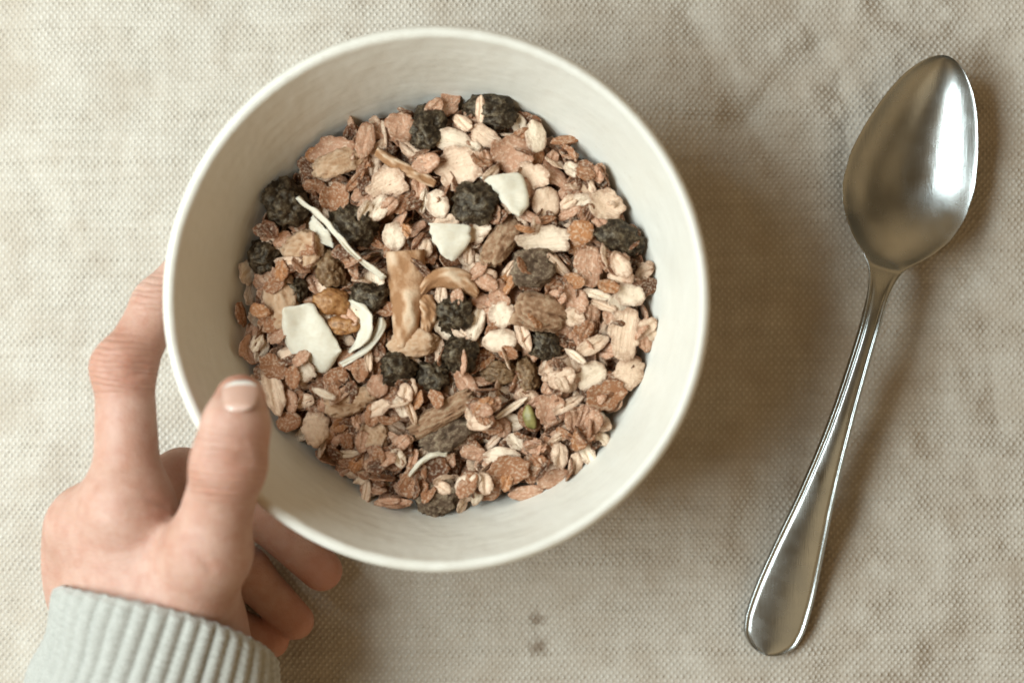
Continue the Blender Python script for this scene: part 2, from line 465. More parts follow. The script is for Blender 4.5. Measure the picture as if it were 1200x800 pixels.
D[:, 0, :] = BIG; D[0] = BIG; D[-1] = BIG; D[:, -1] = BIG; D[:, :, 0] = BIG; D[:, :, -1] = BIG
hV, hF = surface_nets(D, np.array([ox, oy, oz]), g)
# relax the mesh a little
e = np.vstack([hF[:, [0, 1]], hF[:, [1, 2]], hF[:, [2, 3]], hF[:, [3, 0]]])
deg = np.bincount(e[:, 0], minlength=len(hV)) + np.bincount(e[:, 1], minlength=len(hV))
for it in range(3):
    S_ = np.zeros_like(hV)
    np.add.at(S_, e[:, 0], hV[e[:, 1]]); np.add.at(S_, e[:, 1], hV[e[:, 0]])
    hV = hV + .45*(S_/deg[:, None] - hV)

m = Mat('skin')
co = m.coords()
c = m.ramp(m.noise(co, 55, 4, .6), ((.3, (.46, .26, .19)), (.7, (.57, .365, .29))))
c = m.mix(m.ramp(m.noise(co, 240, 3), ((.42, 0), (.72, .5))), c, (.42, .185, .125))
for (key, r_) in (('i2', .013), ('t2', .012), ('i1', .013), ('t3', .011), ('m4', .012), ('r4', .011), ('p4', .010)):      # redder skin over joints and fingertips
    vm = m.node('ShaderNodeVectorMath', operation='DISTANCE'); m.link(co, vm.inputs[0]); vm.inputs[1].default_value = tuple(J[key] - HO)
    c = m.mix(m.ramp(m.math('DIVIDE', vm.outputs['Value'], r_), ((.45, .5), (1, 0))), c, (.46, .165, .095))
m.base(c)
m.set(Roughness=.52, Specular_IOR_Level=.4, Subsurface_Weight=.25, Subsurface_Radius=(1, .38, .2), Subsurface_Scale=.0022)
vor = m.node('ShaderNodeTexVoronoi', i_Scale=950., feature='DISTANCE_TO_EDGE'); m.link(co, vor.inputs['Vector'])
fine = m.bump(m.ramp(vor.outputs['Distance'], ((0, 0), (.25, 1))), .00010, .6)
fine = m.bump(m.noise(m.mapping(co, (260, 900, 500)), 1, 3), .00035, .5, fine)
# folded skin over the knuckles
wv = m.node('ShaderNodeTexWave', i_Scale=175., i_Distortion=5., i_Detail=2., wave_type='BANDS', bands_direction='Y')
wv.inputs['Detail Scale'].default_value = 1.6
m.link(m.mapping(co, (.35, 1, .35), (0, 0, math.radians(12))), wv.inputs['Vector'])
mask = None
for key, r_ in (('i2', .0125), ('t2', .013), ('i1', .0135), ('t1', .012), ('i3', .010)):
    vm = m.node('ShaderNodeVectorMath', operation='DISTANCE'); m.link(co, vm.inputs[0]); vm.inputs[1].default_value = tuple(J[key] - HO)
    k_ = m.ramp(m.math('DIVIDE', vm.outputs['Value'], r_), ((.55, 1), (1.1, 0)))
    mask = k_ if mask is None else m.math('MAXIMUM', mask, k_)
fold_ = m.math('MULTIPLY', m.math('POWER', wv.outputs['Fac'], .5), mask)
m.normal(m.bump(fold_, .0007, .8, fine))
person = empty('person', HO)
tag(person, 'left hand in a pale ribbed knit cuff, gripping the bowl with thumb over its rim', 'person')
hand = mesh_obj('hand', hV - HO, [tuple(map(int, q)) for q in hF], m.m, person)

# fingernails: thin curved plates lying in the skin, draped over the surface below them
def sample(p):
    q = (np.asarray(p) - (ox, oy, oz))/g; i = np.floor(q).astype(int); f = q - i
    i = np.clip(i, 0, np.array([nx, ny, nz]) - 2); r = 0
    for a in (0, 1):
        for b in (0, 1):
            for c_ in (0, 1):
                r += D[i[0]+a, i[1]+b, i[2]+c_]*(f[0] if a else 1-f[0])*(f[1] if b else 1-f[1])*(f[2] if c_ else 1-f[2])
    return r
def nail(tip, base, up, half_w, over, nu=15, nv=15):
    """plate from its root to the free edge on the side of the finger that 'up' points to"""
    tip = np.array(tip); base = np.array(base); ax = tip - base; L = np.linalg.norm(ax); ax /= L
    up = np.array(up, float); up -= ax*(up@ax); up /= np.linalg.norm(up); sd = np.cross(ax, up)
    V = []; N_ = []
    for i in range(nu):
        u = i/(nu - 1)
        wd = half_w*(.86 + .14*math.sin(u*math.pi*.8))*math.sqrt(max(.02, 1 - max(0, (u - .66)/.36)**2.4))*math.sqrt(max(.02, 1 - max(0, (.24 - u)/.27)**2.2))
        for j in range(nv):
            s_ = (j/(nv - 1)*2 - 1)
            p = base + ax*(u*L) + sd*(s_*wd)
            q = p + up*.006
            for _ in range(90):
                d = sample(q)
                if d < .00012 or (q - p)@up < -.004: break
                q = q - up*min(.001, max(d*.6, .00005))
            hgt = (q - p)@up
            V.append([u, s_, wd, hgt])
    V = np.array(V).reshape(nu, nv, 4)
    # the plate carries on past the fingertip instead of rolling round it
    hm = V[:, :, 3].copy()
    mid = hm[:, nv//2].copy(); k = int(nu*.62)
    slope = min(0, (mid[k] - mid[k-4])/4)
    for i in range(k, nu): mid[i] = max(mid[i], mid[k] + slope*(i - k)*1.15)
    R = half_w*1.12
    out = []
    for i in range(nu):
        for j in range(nv):
            u, s_, wd, _ = V[i, j]
            h_ = mid[i] - (R - math.sqrt(max(0, R*R - (s_*wd)**2)))*.62
            h_ += .00048 + .00022*u - .00045*max(0, 1 - u/.14)
            out.append(base + ax*(u*(L + over)) + sd*(s_*wd) + up*h_)
    out = np.array(out); low = out - up*.00045
    F = []; n = nu*nv
    for i in range(nu - 1):
        for j in range(nv - 1):
            a_ = i*nv + j; F.append((a_, a_+1, a_+nv+1, a_+nv)); F.append((n+a_, n+a_+nv, n+a_+nv+1, n+a_+1))
        F.append((i*nv, (i+1)*nv, n+(i+1)*nv, n+i*nv)); F.append((i*nv+nv-1, n+i*nv+nv-1, n+(i+1)*nv+nv-1, (i+1)*nv+nv-1))
    for j in range(nv - 1):
        F.append((j, n+j, n+j+1, j+1)); a_ = (nu-1)*nv + j; F.append((a_, a_+1, n+a_+1, n+a_))
    return np.vstack([out, low]), F, np.tile(np.repeat(np.linspace(0, 1, nu), nv), 2)
mn = Mat('fingernail')
at = mn.node('ShaderNodeAttribute', attribute_name='along').outputs['Fac']
mn.base(mn.ramp(at, ((.0, (.66, .47, .39)), (.20, (.60, .38, .30)), (.80, (.60, .37, .29)), (.86, (.80, .75, .69)))))
mn.set(Roughness=.24, Specular_IOR_Level=.55, Subsurface_Weight=.15, Subsurface_Radius=(1, .5, .3), Subsurface_Scale=.001, Coat_Weight=.4, Coat_Roughness=.12)
nails = ((W(281, 448, .0722), W(277.5, 487, .0775), (-.06, .16, 1), .0054, .0008),)
for tip, base, up, hw_, ov in nails:
    nV_, nF_, al = nail(tip, base, up, hw_, ov)
    o = mesh_obj('fingernail', nV_ - HO, nF_, mn.m, hand)
    a_ = o.data.attributes.new('along', 'FLOAT', 'POINT'); a_.data.foreach_set('value', al.astype(np.float32))
del P, gx, gy, gz

# the ribbed cuff: a knitted tube along the forearm with its hem turned in
c0 = np.array(W(208, 717, .041)); c1 = np.array(W(112, 1010, .041))
axd = c1 - c0; axd /= np.linalg.norm(axd)
sdv = np.cross(axd, (0, 0, 1)); sdv /= np.linalg.norm(sdv); upv = np.cross(sdv, axd)
NRIB = 42; NA = NRIB*8; NL = 110
LEN = np.linalg.norm(c1 - c0)
V = []; F = []
us = np.concatenate([np.linspace(0, .06, 9), np.linspace(.06, 1, NL - 9 + 1)[1:]])
rows = [('in', .22), ('in', .12), ('in', .05)] + [('out', u) for u in us]
rs = np.random.RandomState(3); phr = rs.uniform(0, 6.28, NRIB)
for kind, u in rows:
    for j in range(NA):
        a = 2*math.pi*j/NA
        ca, sa = math.cos(a), math.sin(a)
        rx, rz = .0318 + .0030*min(1, u*1.3), .0290 + .0030*min(1, u*1.3)
        sq = 1.0
        ribi = int(j/8); rib = abs(math.sin(NRIB*a/2 + .35*math.sin(3*a)))
        dd = .0015*(rib**.7 - .5)
        hemr = 0
        if kind == 'out':
            hemr = -.0016*max(0, 1 - u/.035)**2
            dd *= min(1, .4 + u/.04)
            dd += .00016*math.sin(u*LEN/.0019*2*math.pi + (math.pi if ribi % 2 else 0) + .6*math.sin(phr[ribi]))*rib
        else: hemr = -.0024; dd *= .3
        wave = .0011*math.sin(2*a + 9*u) + .0008*math.sin(3*a - 14*u + 1) + .0007*math.sin(17*u + 2*ca)
        p = c0 + axd*(u*LEN + .0012*math.sin(2*a + .6) - .0065*sa*(1 - u) + .0015*(1 - u) + .0004*rib) + sdv*(ca*(rx + dd + hemr + wave)) + upv*(sa*(rz + dd + hemr + wave))
        p[2] = max(p[2], .0012 + .0006*rib)
        V.append(p)
for i in range(len(rows) - 1):
    for j in range(NA):
        j2 = (j + 1) % NA; F.append((i*NA + j, (i+1)*NA + j, (i+1)*NA + j2, i*NA + j2))
m = Mat('ribbed_knit')
co = m.coords()
c = m.mix(m.ramp(m.noise(co, 420, 3), ((.3, 0), (.75, .7))), (.46, .455, .415), (.36, .355, .32))
m.base(c); m.set(Roughness=.95, Specular_IOR_Level=.1, Sheen_Weight=.6, Sheen_Roughness=.45)
yarn = m.noise(m.mapping(co, (1500, 1500, 1500)), 1, 3, .7)
wv = m.node('ShaderNodeTexWave', i_Scale=155., i_Distortion=1.2, i_Detail=1., wave_type='BANDS', bands_direction='Y')
m.link(m.mapping(co, (1, 1, 1), (0, 0, math.radians(17.5))), wv.inputs['Vector'])
m.normal(m.bump(yarn, .0005, .7, m.bump(wv.outputs['Fac'], .0005, .5)))
cuff = mesh_obj('cuff', np.array(V) - HO, F, m.m, person)
# wool fuzz standing off the ribs
fV = []; fF = []; Vc = np.array(V) - HO; rs = np.random.RandomState(9)
ctr = c0 - HO
for _ in range(5200):
    k = rs.randint(3*NA, len(Vc)); p = Vc[k]
    out = p - ctr - axd*((p - ctr)@axd); out /= np.linalg.norm(out)
    d1 = out*rs.uniform(.3, 1) + rs.normal(0, .7, 3); d1 /= np.linalg.norm(d1); d2 = d1 + rs.normal(0, .8, 3); d2 /= np.linalg.norm(d2)
    L_ = rs.uniform(.0006, .0019); s_ = np.cross(d1, rs.normal(0, 1, 3)); s_ *= .000022/np.linalg.norm(s_)
    a_ = p; b_ = p + d1*L_*.5; e_ = b_ + d2*L_*.5; n_ = len(fV)
    fV += [a_ - s_, a_ + s_, b_ - s_, b_ + s_, e_]; fF += [(n_, n_+1, n_+3, n_+2), (n_+2, n_+3, n_+4)]
fz = mesh_obj('fuzz', fV, fF, m.m, cuff, smooth=False); tag(fz, kind='stuff')
# === PROTO: muesli piece meshes (metres, centred at their own origin) ===
def wobble(seed, n=7, lo=2, hi=9):
    """a smooth random 2-D field made of a few sine waves"""
    r = np.random.RandomState(seed)
    k = r.uniform(lo, hi, (n, 1)); th = r.uniform(0, 2*np.pi, (n, 1)); ph = r.uniform(0, 2*np.pi, (n, 1))
    def f(u, v):
        u = np.asarray(u, float); v = np.asarray(v, float)
        s = np.zeros_like(u)
        for i in range(n):
            s = s + np.sin(k[i, 0]*(u*np.cos(th[i, 0]) + v*np.sin(th[i, 0])) + ph[i, 0])
        return s/np.sqrt(n)
    return f

def flake_arrays(seed, a, b, t, ragged=.1, groove=.3, curl=.1, bump=.15, NR=8, NA=30):
    """rolled flake: disc of two skins with a ragged rim, a crease along it and a curl"""
    r = np.random.RandomState(seed)
    fa = r.uniform(0, 2*np.pi, 9)
    ang = np.linspace(0, 2*np.pi, NA, endpoint=False)
    rad = np.ones(NA)
    for q, (k, amp) in enumerate(((2, .35), (3, .45), (5, .45), (7, .4), (9, .35), (12, .3))):
        rad += ragged*amp*np.sin(k*ang + fa[q])
    # one or two splits in the rim
    for q in range(r.randint(0, 3) if ragged > .07 else 0):
        c = r.uniform(0, 2*np.pi); d = np.abs((ang - c + np.pi) % (2*np.pi) - np.pi)
        rad -= ragged*1.8*np.exp(-(d/.13)**2)
    w1 = wobble(seed + 50, 8, 2, 7); w2 = wobble(seed + 90, 8, 5, 15)
    rho = np.array([0] + [((i + 1)/NR)**.8 for i in range(NR)])
    V = []; E = []
    cb = r.uniform(-1, 1)*curl; cb2 = r.uniform(-.5, .5)*curl
    def mid(u, v): return a*(cb*(u*u) + cb2*v*v + .5*cb2*u*v) + t*bump*1.1*w1(u, v)
    for side in (1, -1):
        for i, p in enumerate(rho):
            if i == 0: U = np.zeros(1); W = np.zeros(1); pr = np.zeros(1)
            else: U = p*rad*np.cos(ang); W = p*rad*np.sin(ang); pr = np.full(NA, p)
            prof = .58 + .42*(1 - pr**2)
            h = t*.5*prof*(1 + bump*w2(U*1.0, W*1.0))
            if side == 1: h = h - groove*t*.55*np.exp(-((W + .10*np.sin(3*U))/.17)**2)*(1 - .6*pr)
            if i == NR: h = h*.62
            z = mid(U, W) + side*h
            for j in range(len(U)):
                V.append((a*U[j], b*W[j], z[j])); E.append(float(pr[j]))
    F = []; per = 1 + NR*NA
    for s in (0, 1):
        o = s*per
        for j in range(NA):
            j2 = (j + 1) % NA
            f = (o, o + 1 + j, o + 1 + j2); F.append(f if s == 0 else f[::-1])
            for i in range(NR - 1):
                q0 = o + 1 + i*NA + j; q1 = o + 1 + i*NA + j2; q2 = q1 + NA; q3 = q0 + NA
                f = (q0, q3, q2, q1); F.append(f if s == 0 else f[::-1])
    for j in range(NA):
        j2 = (j + 1) % NA
        t0 = 1 + (NR - 1)*NA + j; t1 = 1 + (NR - 1)*NA + j2
        F.append((t0, t0 + per, t1 + per, t1))
    return np.array(V), F, np.array(E)

# kind, seed, semi-axes and thickness in mm, ragged, groove, curl, bump
FLAKES = []
for i in range(5): FLAKES.append(('round', 10 + i, 4.3 + .28*i, 3.5 + .20*i, .58, .12, .9, .20 + .05*i, .22))
for i in range(5): FLAKES.append(('oval', 30 + i, 3.9 + .16*i, 2.5 + .12*i, 0.78, .06, 1.3, .20, .2))
for i in range(4): FLAKES.append(('slim', 50 + i, 4.0 + .25*i, 1.3 + .1*i, 0.90, .05, 1.2, .16, .16))
for i in range(2): FLAKES.append(('disc', 70 + i, 3.3 + .3*i, 2.6 + .2*i, .78, .05, 1.1, .14, .18))
for i in range(2): FLAKES.append(('crumb', 90 + i, 2.1 + .3*i, 1.6, 1.1, .2, .2, .10, .35))
for i in range(4): FLAKES.append(('oval', 110 + i, 3.1 + .2*i, 2.05 + .12*i, .68, .07, 1.3, .22, .22))
def flake_variant(k):
    kind, seed, a, b, t, rg, gr, cu, bu = FLAKES[k]
    return flake_arrays(seed, a*.001, b*.001, t*.001, rg, gr, cu, bu)
# === PROTO END ===

# ------------------------------------------------------------------ muesli: materials
def flake_material(name, island):
    m = Mat(name)
    co = m.coords('Object')
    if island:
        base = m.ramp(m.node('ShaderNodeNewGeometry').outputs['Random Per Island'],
                      ((0, (.05, .018, .007)), (.40, (.20, .082, .036)), (.66, (.50, .27, .165)), (1, (.86, .66, .48))))  # random tones, biased dark: gap shade between the flakes put into the colour
    else:
        oi = m.node('ShaderNodeObjectInfo'); base = oi.outputs['Color']
        add = m.node('ShaderNodeVectorMath', operation='ADD'); m.link(co, add.inputs[0])
        sc_ = m.node('ShaderNodeVectorMath', operation='SCALE'); m.link(oi.outputs['Location'], sc_.inputs[0]); sc_.inputs['Scale'].default_value = 37.
        m.link(sc_.outputs[0], add.inputs[1]); co = add.outputs[0]
    edge = m.node('ShaderNodeAttribute', attribute_name='edge').outputs['Fac']
    n1 = m.noise(co, 420, 4, .6); n2 = m.noise(co, 1300, 3, .6)
    bran = m.math('ADD', m.math('MULTIPLY', m.math('POWER', edge, 2.2), .46), m.math('SUBTRACT', n1, .18))
    c = m.mix(m.ramp(bran, ((.46, 0), (.74, .95))), base, m.mix(.66, base, (.24, .095, .04), 'MIX'))
    c = m.mix(m.ramp(n2, ((.48, 0), (.70, .75))), c, m.mix(.60, base, (.92, .77, .59)))
    c = m.mix(m.ramp(m.noise(co, 2300, 2), ((.66, 0), (.73, .55))), c, (.25, .12, .055))
    m.base(c); m.set(Specular_IOR_Level=.28)
    m.rough(m.ramp(n1, ((.3, .55), (.7, .8))))
    ridge = m.noise(m.mapping(co, (170, 1900, 600)), 1, 3, .6)
    m.normal(m.bump(ridge, .0005, .7, m.bump(n2, .0004, .7)))
    return m.m
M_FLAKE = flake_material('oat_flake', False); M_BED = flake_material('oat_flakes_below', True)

def fruit_material(name, dark, mid, light, rough, spec, specks, sss=0):
    m = Mat(name); co = m.coords('Object')
    oi = m.node('ShaderNodeObjectInfo')
    add = m.node('ShaderNodeVectorMath', operation='ADD'); m.link(co, add.inputs[0]); m.link(oi.outputs['Location'], add.inputs[1])
    co = add.outputs[0]
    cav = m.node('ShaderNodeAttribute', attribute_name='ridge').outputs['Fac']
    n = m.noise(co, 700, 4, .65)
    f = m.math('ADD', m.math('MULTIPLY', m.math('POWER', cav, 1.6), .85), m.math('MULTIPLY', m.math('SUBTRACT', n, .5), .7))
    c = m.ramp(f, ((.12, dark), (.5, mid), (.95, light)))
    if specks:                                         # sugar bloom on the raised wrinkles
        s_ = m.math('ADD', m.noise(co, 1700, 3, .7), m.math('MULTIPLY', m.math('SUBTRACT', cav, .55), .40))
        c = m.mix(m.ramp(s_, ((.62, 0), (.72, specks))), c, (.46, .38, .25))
    m.base(c); m.set(Specular_Tint=(1, .84, .64, 1), Roughness=rough, Specular_IOR_Level=spec, Subsurface_Weight=sss, Subsurface_Scale=.0015, Subsurface_Radius=(1, .5, .2))
    m.normal(m.bump(n, .00045, .8, m.bump(m.noise(co, 2400, 2), .0002, .6)))
    return m.m
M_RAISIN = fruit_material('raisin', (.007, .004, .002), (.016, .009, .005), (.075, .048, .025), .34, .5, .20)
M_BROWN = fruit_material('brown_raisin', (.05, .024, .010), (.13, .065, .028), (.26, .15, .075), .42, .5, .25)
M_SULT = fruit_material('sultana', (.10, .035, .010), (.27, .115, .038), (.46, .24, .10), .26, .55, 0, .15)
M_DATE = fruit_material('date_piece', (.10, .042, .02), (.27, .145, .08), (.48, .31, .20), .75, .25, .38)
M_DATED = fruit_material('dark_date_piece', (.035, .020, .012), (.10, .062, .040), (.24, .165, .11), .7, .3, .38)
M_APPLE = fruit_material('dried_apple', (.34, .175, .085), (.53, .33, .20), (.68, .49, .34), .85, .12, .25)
m = Mat('coconut'); co = m.coords('Object')
m.base(m.mix(m.ramp(m.noise(co, 500, 4), ((.35, 0), (.75, .7))), (.70, .64, .52), (.60, .51, .38)))
m.set(Roughness=.55, Specular_IOR_Level=.35, Subsurface_Weight=.2, Subsurface_Scale=.002, Subsurface_Radius=(1, .85, .65))
m.normal(m.bump(m.noise(m.mapping(co, (300, 1400, 300)), 1, 3), .0003, .6)); M_COCO = m.m
m = Mat('pumpkin_seed'); co = m.coords('Object')
m.base(m.ramp(m.noise(co, 450, 3), ((.3, (.15, .13, .035)), (.7, (.32, .27, .09))))); m.set(Roughness=.45)
m.normal(m.bump(m.noise(m.mapping(co, (300, 1400, 300)), 1, 2), .0003, .5)); M_SEED = m.m

# ------------------------------------------------------------------ muesli: shapes
def flake_mesh(k, low=False):
    kind, seed, a, b, t, rg, gr, cu, bu = FLAKES[k]
    v, f, e_ = flake_arrays(seed, a*.001, b*.001, t*.001, rg, gr, cu, bu, *((4, 14) if low else (8, 30)))
    me = bpy.data.meshes.new('oat_flake'); me.from_pydata(v.tolist(), [], f); me.update(); me.shade_smooth()
    at_ = me.attributes.new('edge', 'FLOAT', 'POINT'); at_.data.foreach_set('value', e_.astype(np.float32))
    me.materials.append(M_FLAKE)
    return me
OWN = .93                   # flakes dry a little smaller than they settled
FM = [flake_mesh(k) for k in range(len(FLAKES))]

def lump_mesh(name, a, b, c, seed, mat, wr=.30, freq=3.2, fold=1.0, boxy=0., lev=4, stretch=1.):
    """wrinkled dried fruit: an ellipsoid with folded ridges"""
    bm = bmesh.new(); bmesh.ops.create_icosphere(bm, subdivisions=lev, radius=1)
    off = Vector((seed*7.13, seed*3.71, seed*1.37)); rid = []
    bm.verts.ensure_lookup_table()
    for v in bm.verts:
        d = v.co.normalized()
        r = 1.
        if boxy: r = r*(1 - boxy) + boxy/(abs(d.x)**5 + abs(d.y)**5 + abs(d.z)**5)**.2
        big = mnoise.noise(d*1.3 + off)
        q = Vector((d.x*stretch, d.y, d.z))*freq + off + Vector((mnoise.noise(d*2.2 + off), mnoise.noise(d*2.2 - off), 0))*fold
        rg = 1 - abs(mnoise.noise(q))*2.2
        rg2 = 1 - abs(mnoise.noise(q*2.1 + Vector((3, 1, 7))))*2.2
        h = .62*rg + .38*rg2
        rid.append(max(0, min(1, .5 + .55*h)))
        s = r*(1 + (.34 if stretch < 1 else .24)*big + wr*.42*(h - .45) + .05*mnoise.noise(d*9 + off))
        v.co = Vector((d.x*a*s, d.y*b*s, d.z*c*s))
    me = bpy.data.meshes.new(name); bm.to_mesh(me); bm.free(); me.shade_smooth()
    at_ = me.attributes.new('ridge', 'FLOAT', 'POINT'); at_.data.foreach_set('value', np.array(rid, np.float32))
    me.materials.append(mat)
    return me

def resample(pts, n):
    p = spline(pts, 8) if len(pts) > 2 else np.array(pts, float)
    d = np.concatenate([[0], np.cumsum(np.linalg.norm(np.diff(p, axis=0), axis=1))])
    t = np.linspace(0, d[-1], n)
    return np.stack([np.interp(t, d, p[:, i]) for i in range(p.shape[1])], -1)
def ribbon_mesh(name, A, B, zA, zB, arch, thick, mat, rough=0., seed=1, n=22, mcross=11):
    lower = .0004 if mat is M_COCO else .0010; zA = np.array(zA) - lower; zB = np.array(zB) - lower
    """a curved slice between two edges given in photograph pixels; zA and zB are the edges' heights from end to end"""
    A = resample(A, n); B = resample(B, n)
    zA = np.interp(np.linspace(0, 1, n), np.linspace(0, 1, len(zA)), zA); zB = np.interp(np.linspace(0, 1, n), np.linspace(0, 1, len(zB)), zB)
    wv_ = wobble(seed, 8, 3, 10); ww = wobble(seed + 7, 8, 8, 22)
    top = np.zeros((n, mcross, 3)); rid = np.zeros((n, mcross))
    for i in range(n):
        for j in range(mcross):
            t = j/(mcross - 1); p = A[i]*(1-t) + B[i]*t; z = zA[i]*(1-t) + zB[i]*t + arch*4*t*(1-t)
            rr_ = float(wv_(i/n*2, t*1.2)); r2 = float(ww(i/n*2, t*1.2))
            z += rough*(.7*rr_ + .5*r2); rid[i, j] = .5 + .35*rr_ + .25*r2
            e_ = min(t, 1-t)*2; e2 = min(i, n-1-i)/(n-1)*2
            z -= thick*.35*(max(0, 1 - e_*5)**2)
            if mat is M_COCO:                          # broken, slightly frayed edges and a wavy slice
                fr = .9*max(0, 1 - 3*e_)*r2; p = p + np.array([fr, -fr]); z += .00035*rr_
            top[i, j] = W(p[0], p[1], z)
    bot = top - np.array([0, 0, thick])
    for i in range(n):
        for j in (0, mcross - 1): bot[i, j, 2] = top[i, j, 2] - thick*.55
    V = np.vstack([top.reshape(-1, 3), bot.reshape(-1, 3)]); N_ = n*mcross; F = []
    for i in range(n - 1):
        for j in range(mcross - 1):
            q = (i*mcross+j, i*mcross+j+1, (i+1)*mcross+j+1, (i+1)*mcross+j); F.append(q); F.append(tuple(N_+x for x in q[::-1]))
        for j, s_ in ((0, 1), (mcross-1, 0)):
            q = (i*mcross+j, (i+1)*mcross+j, N_+(i+1)*mcross+j, N_+i*mcross+j); F.append(q if s_ else q[::-1])
    for i, s_ in ((0, 0), (n-1, 1)):
        for j in range(mcross - 1):
            q = (i*mcross+j, i*mcross+j+1, N_+i*mcross+j+1, N_+i*mcross+j); F.append(q if s_ == 0 else q[::-1])
    c = V.mean(0); V = V - c
    me = bpy.data.meshes.new(name); me.from_pydata(V.tolist(), [], F); me.update(); me.shade_smooth()
    bm = bmesh.new(); bm.from_mesh(me); bmesh.ops.remove_doubles(bm, verts=bm.verts, dist=2e-5); bmesh.ops.recalc_face_normals(bm, faces=bm.faces)
    lay = None; bm.to_mesh(me); bm.free()
    vals = np.zeros(len(me.vertices), np.float32)
    rt = rid.reshape(-1); full = np.concatenate([rt, rt])
    vc = np.array([v.co for v in me.vertices])
    for i, p in enumerate(vc):
        vals[i] = full[np.argmin(((V - p)**2).sum(1))]
    at_ = me.attributes.new('ridge', 'FLOAT', 'POINT'); at_.data.foreach_set('value', vals)
    me.materials.append(mat)
    return me, c

SZ = .0338                 # height of the muesli's surface
MM = (H - SZ)/(PXM*H)      # metres per photograph pixel there
KEYS = []
def put(name, me, loc, rot, label, cat, scale=(1, 1, 1), color=None, group=None):
    o = bpy.data.objects.new(name, me); COL.objects.link(o)
    o.location = loc; o.rotation_euler = rot; o.scale = scale
    if color: o.color = (*color, 1)
    tag(o, label, cat, group); KEYS.append(o)
    return o
R = math.radians
# raisins: pixel, size across and down in pixels, turn, height offset in mm, material, what sets each apart
RAISINS = [
 (500, 152, 44, 58, 5, .6, M_RAISIN, 'raisin', 'tall black raisin at the top of the muesli, left of two by the wall'),
 (578, 130, 66, 44, -4, .8, M_RAISIN, 'raisin', 'wide black raisin at the top of the muesli touching the bowl wall'),
 (560, 237, 60, 53, 0, 2.2, M_RAISIN, 'raisin', 'round wrinkled raisin lying left of the bright coconut chip'),
 (726, 279, 62, 42, -28, 1.0, M_RAISIN, 'raisin', 'black raisin at the right edge of the muesli'),
 (335, 238, 52, 56, 20, .2, M_RAISIN, 'raisin', 'black raisin at the left wall above the thin coconut strip'),
 (414, 264, 62, 54, -30, -.2, M_RAISIN, 'raisin', 'black raisin just right of the thin coconut strip'),
 (310, 300, 40, 42, 0, -1.2, M_RAISIN, 'raisin', 'black raisin low against the left bowl wall'),
 (387, 316, 36, 48, 10, .6, M_BROWN, 'raisin', 'upright brown raisin above the big coconut chip'),
 (434, 347, 50, 44, 15, .2, M_RAISIN, 'raisin', 'black raisin left of the long dried apple slice'),
 (534, 368, 46, 48, 0, 1.5, M_RAISIN, 'raisin', 'black raisin right of the long dried apple slice, upper of two'),
 (539, 415, 46, 46, 40, 1.0, M_RAISIN, 'raisin', 'black raisin right of the dried apple slice, lower of two'),
 (466, 432, 46, 46, 10, .0, M_RAISIN, 'raisin', 'black raisin below the bottom end of the dried apple slice'),
 (345, 342, 34, 38, 0, -1.5, M_RAISIN, 'raisin', 'small black raisin half buried above the big coconut chip'),
 (619, 438, 28, 44, 8, .8, M_BROWN, 'raisin', 'slim brown raisin below the dark date piece'),
 (640, 405, 46, 38, -20, .3, M_RAISIN, 'raisin', 'shiny black raisin under the tan date piece'),
 (585, 436, 46, 28, 0, .2, M_BROWN, 'raisin', 'brown raisin lying flat below the pale oval flakes'),
 (508, 440, 44, 40, 0, -.8, M_RAISIN, 'raisin', 'black raisin sunk in the middle of the muesli'),
]
for i, (px, py, w_, h_, rot, dz, mat, nm, lab) in enumerate(RAISINS):
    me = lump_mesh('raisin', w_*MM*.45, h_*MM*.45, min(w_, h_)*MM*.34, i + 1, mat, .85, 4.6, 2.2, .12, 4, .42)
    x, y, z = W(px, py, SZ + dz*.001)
    put('raisin', me, (x, y, z), (R((i*37) % 24 - 12), R((i*53) % 24 - 12), R(rot)), lab, 'raisin', group='raisins in the muesli')
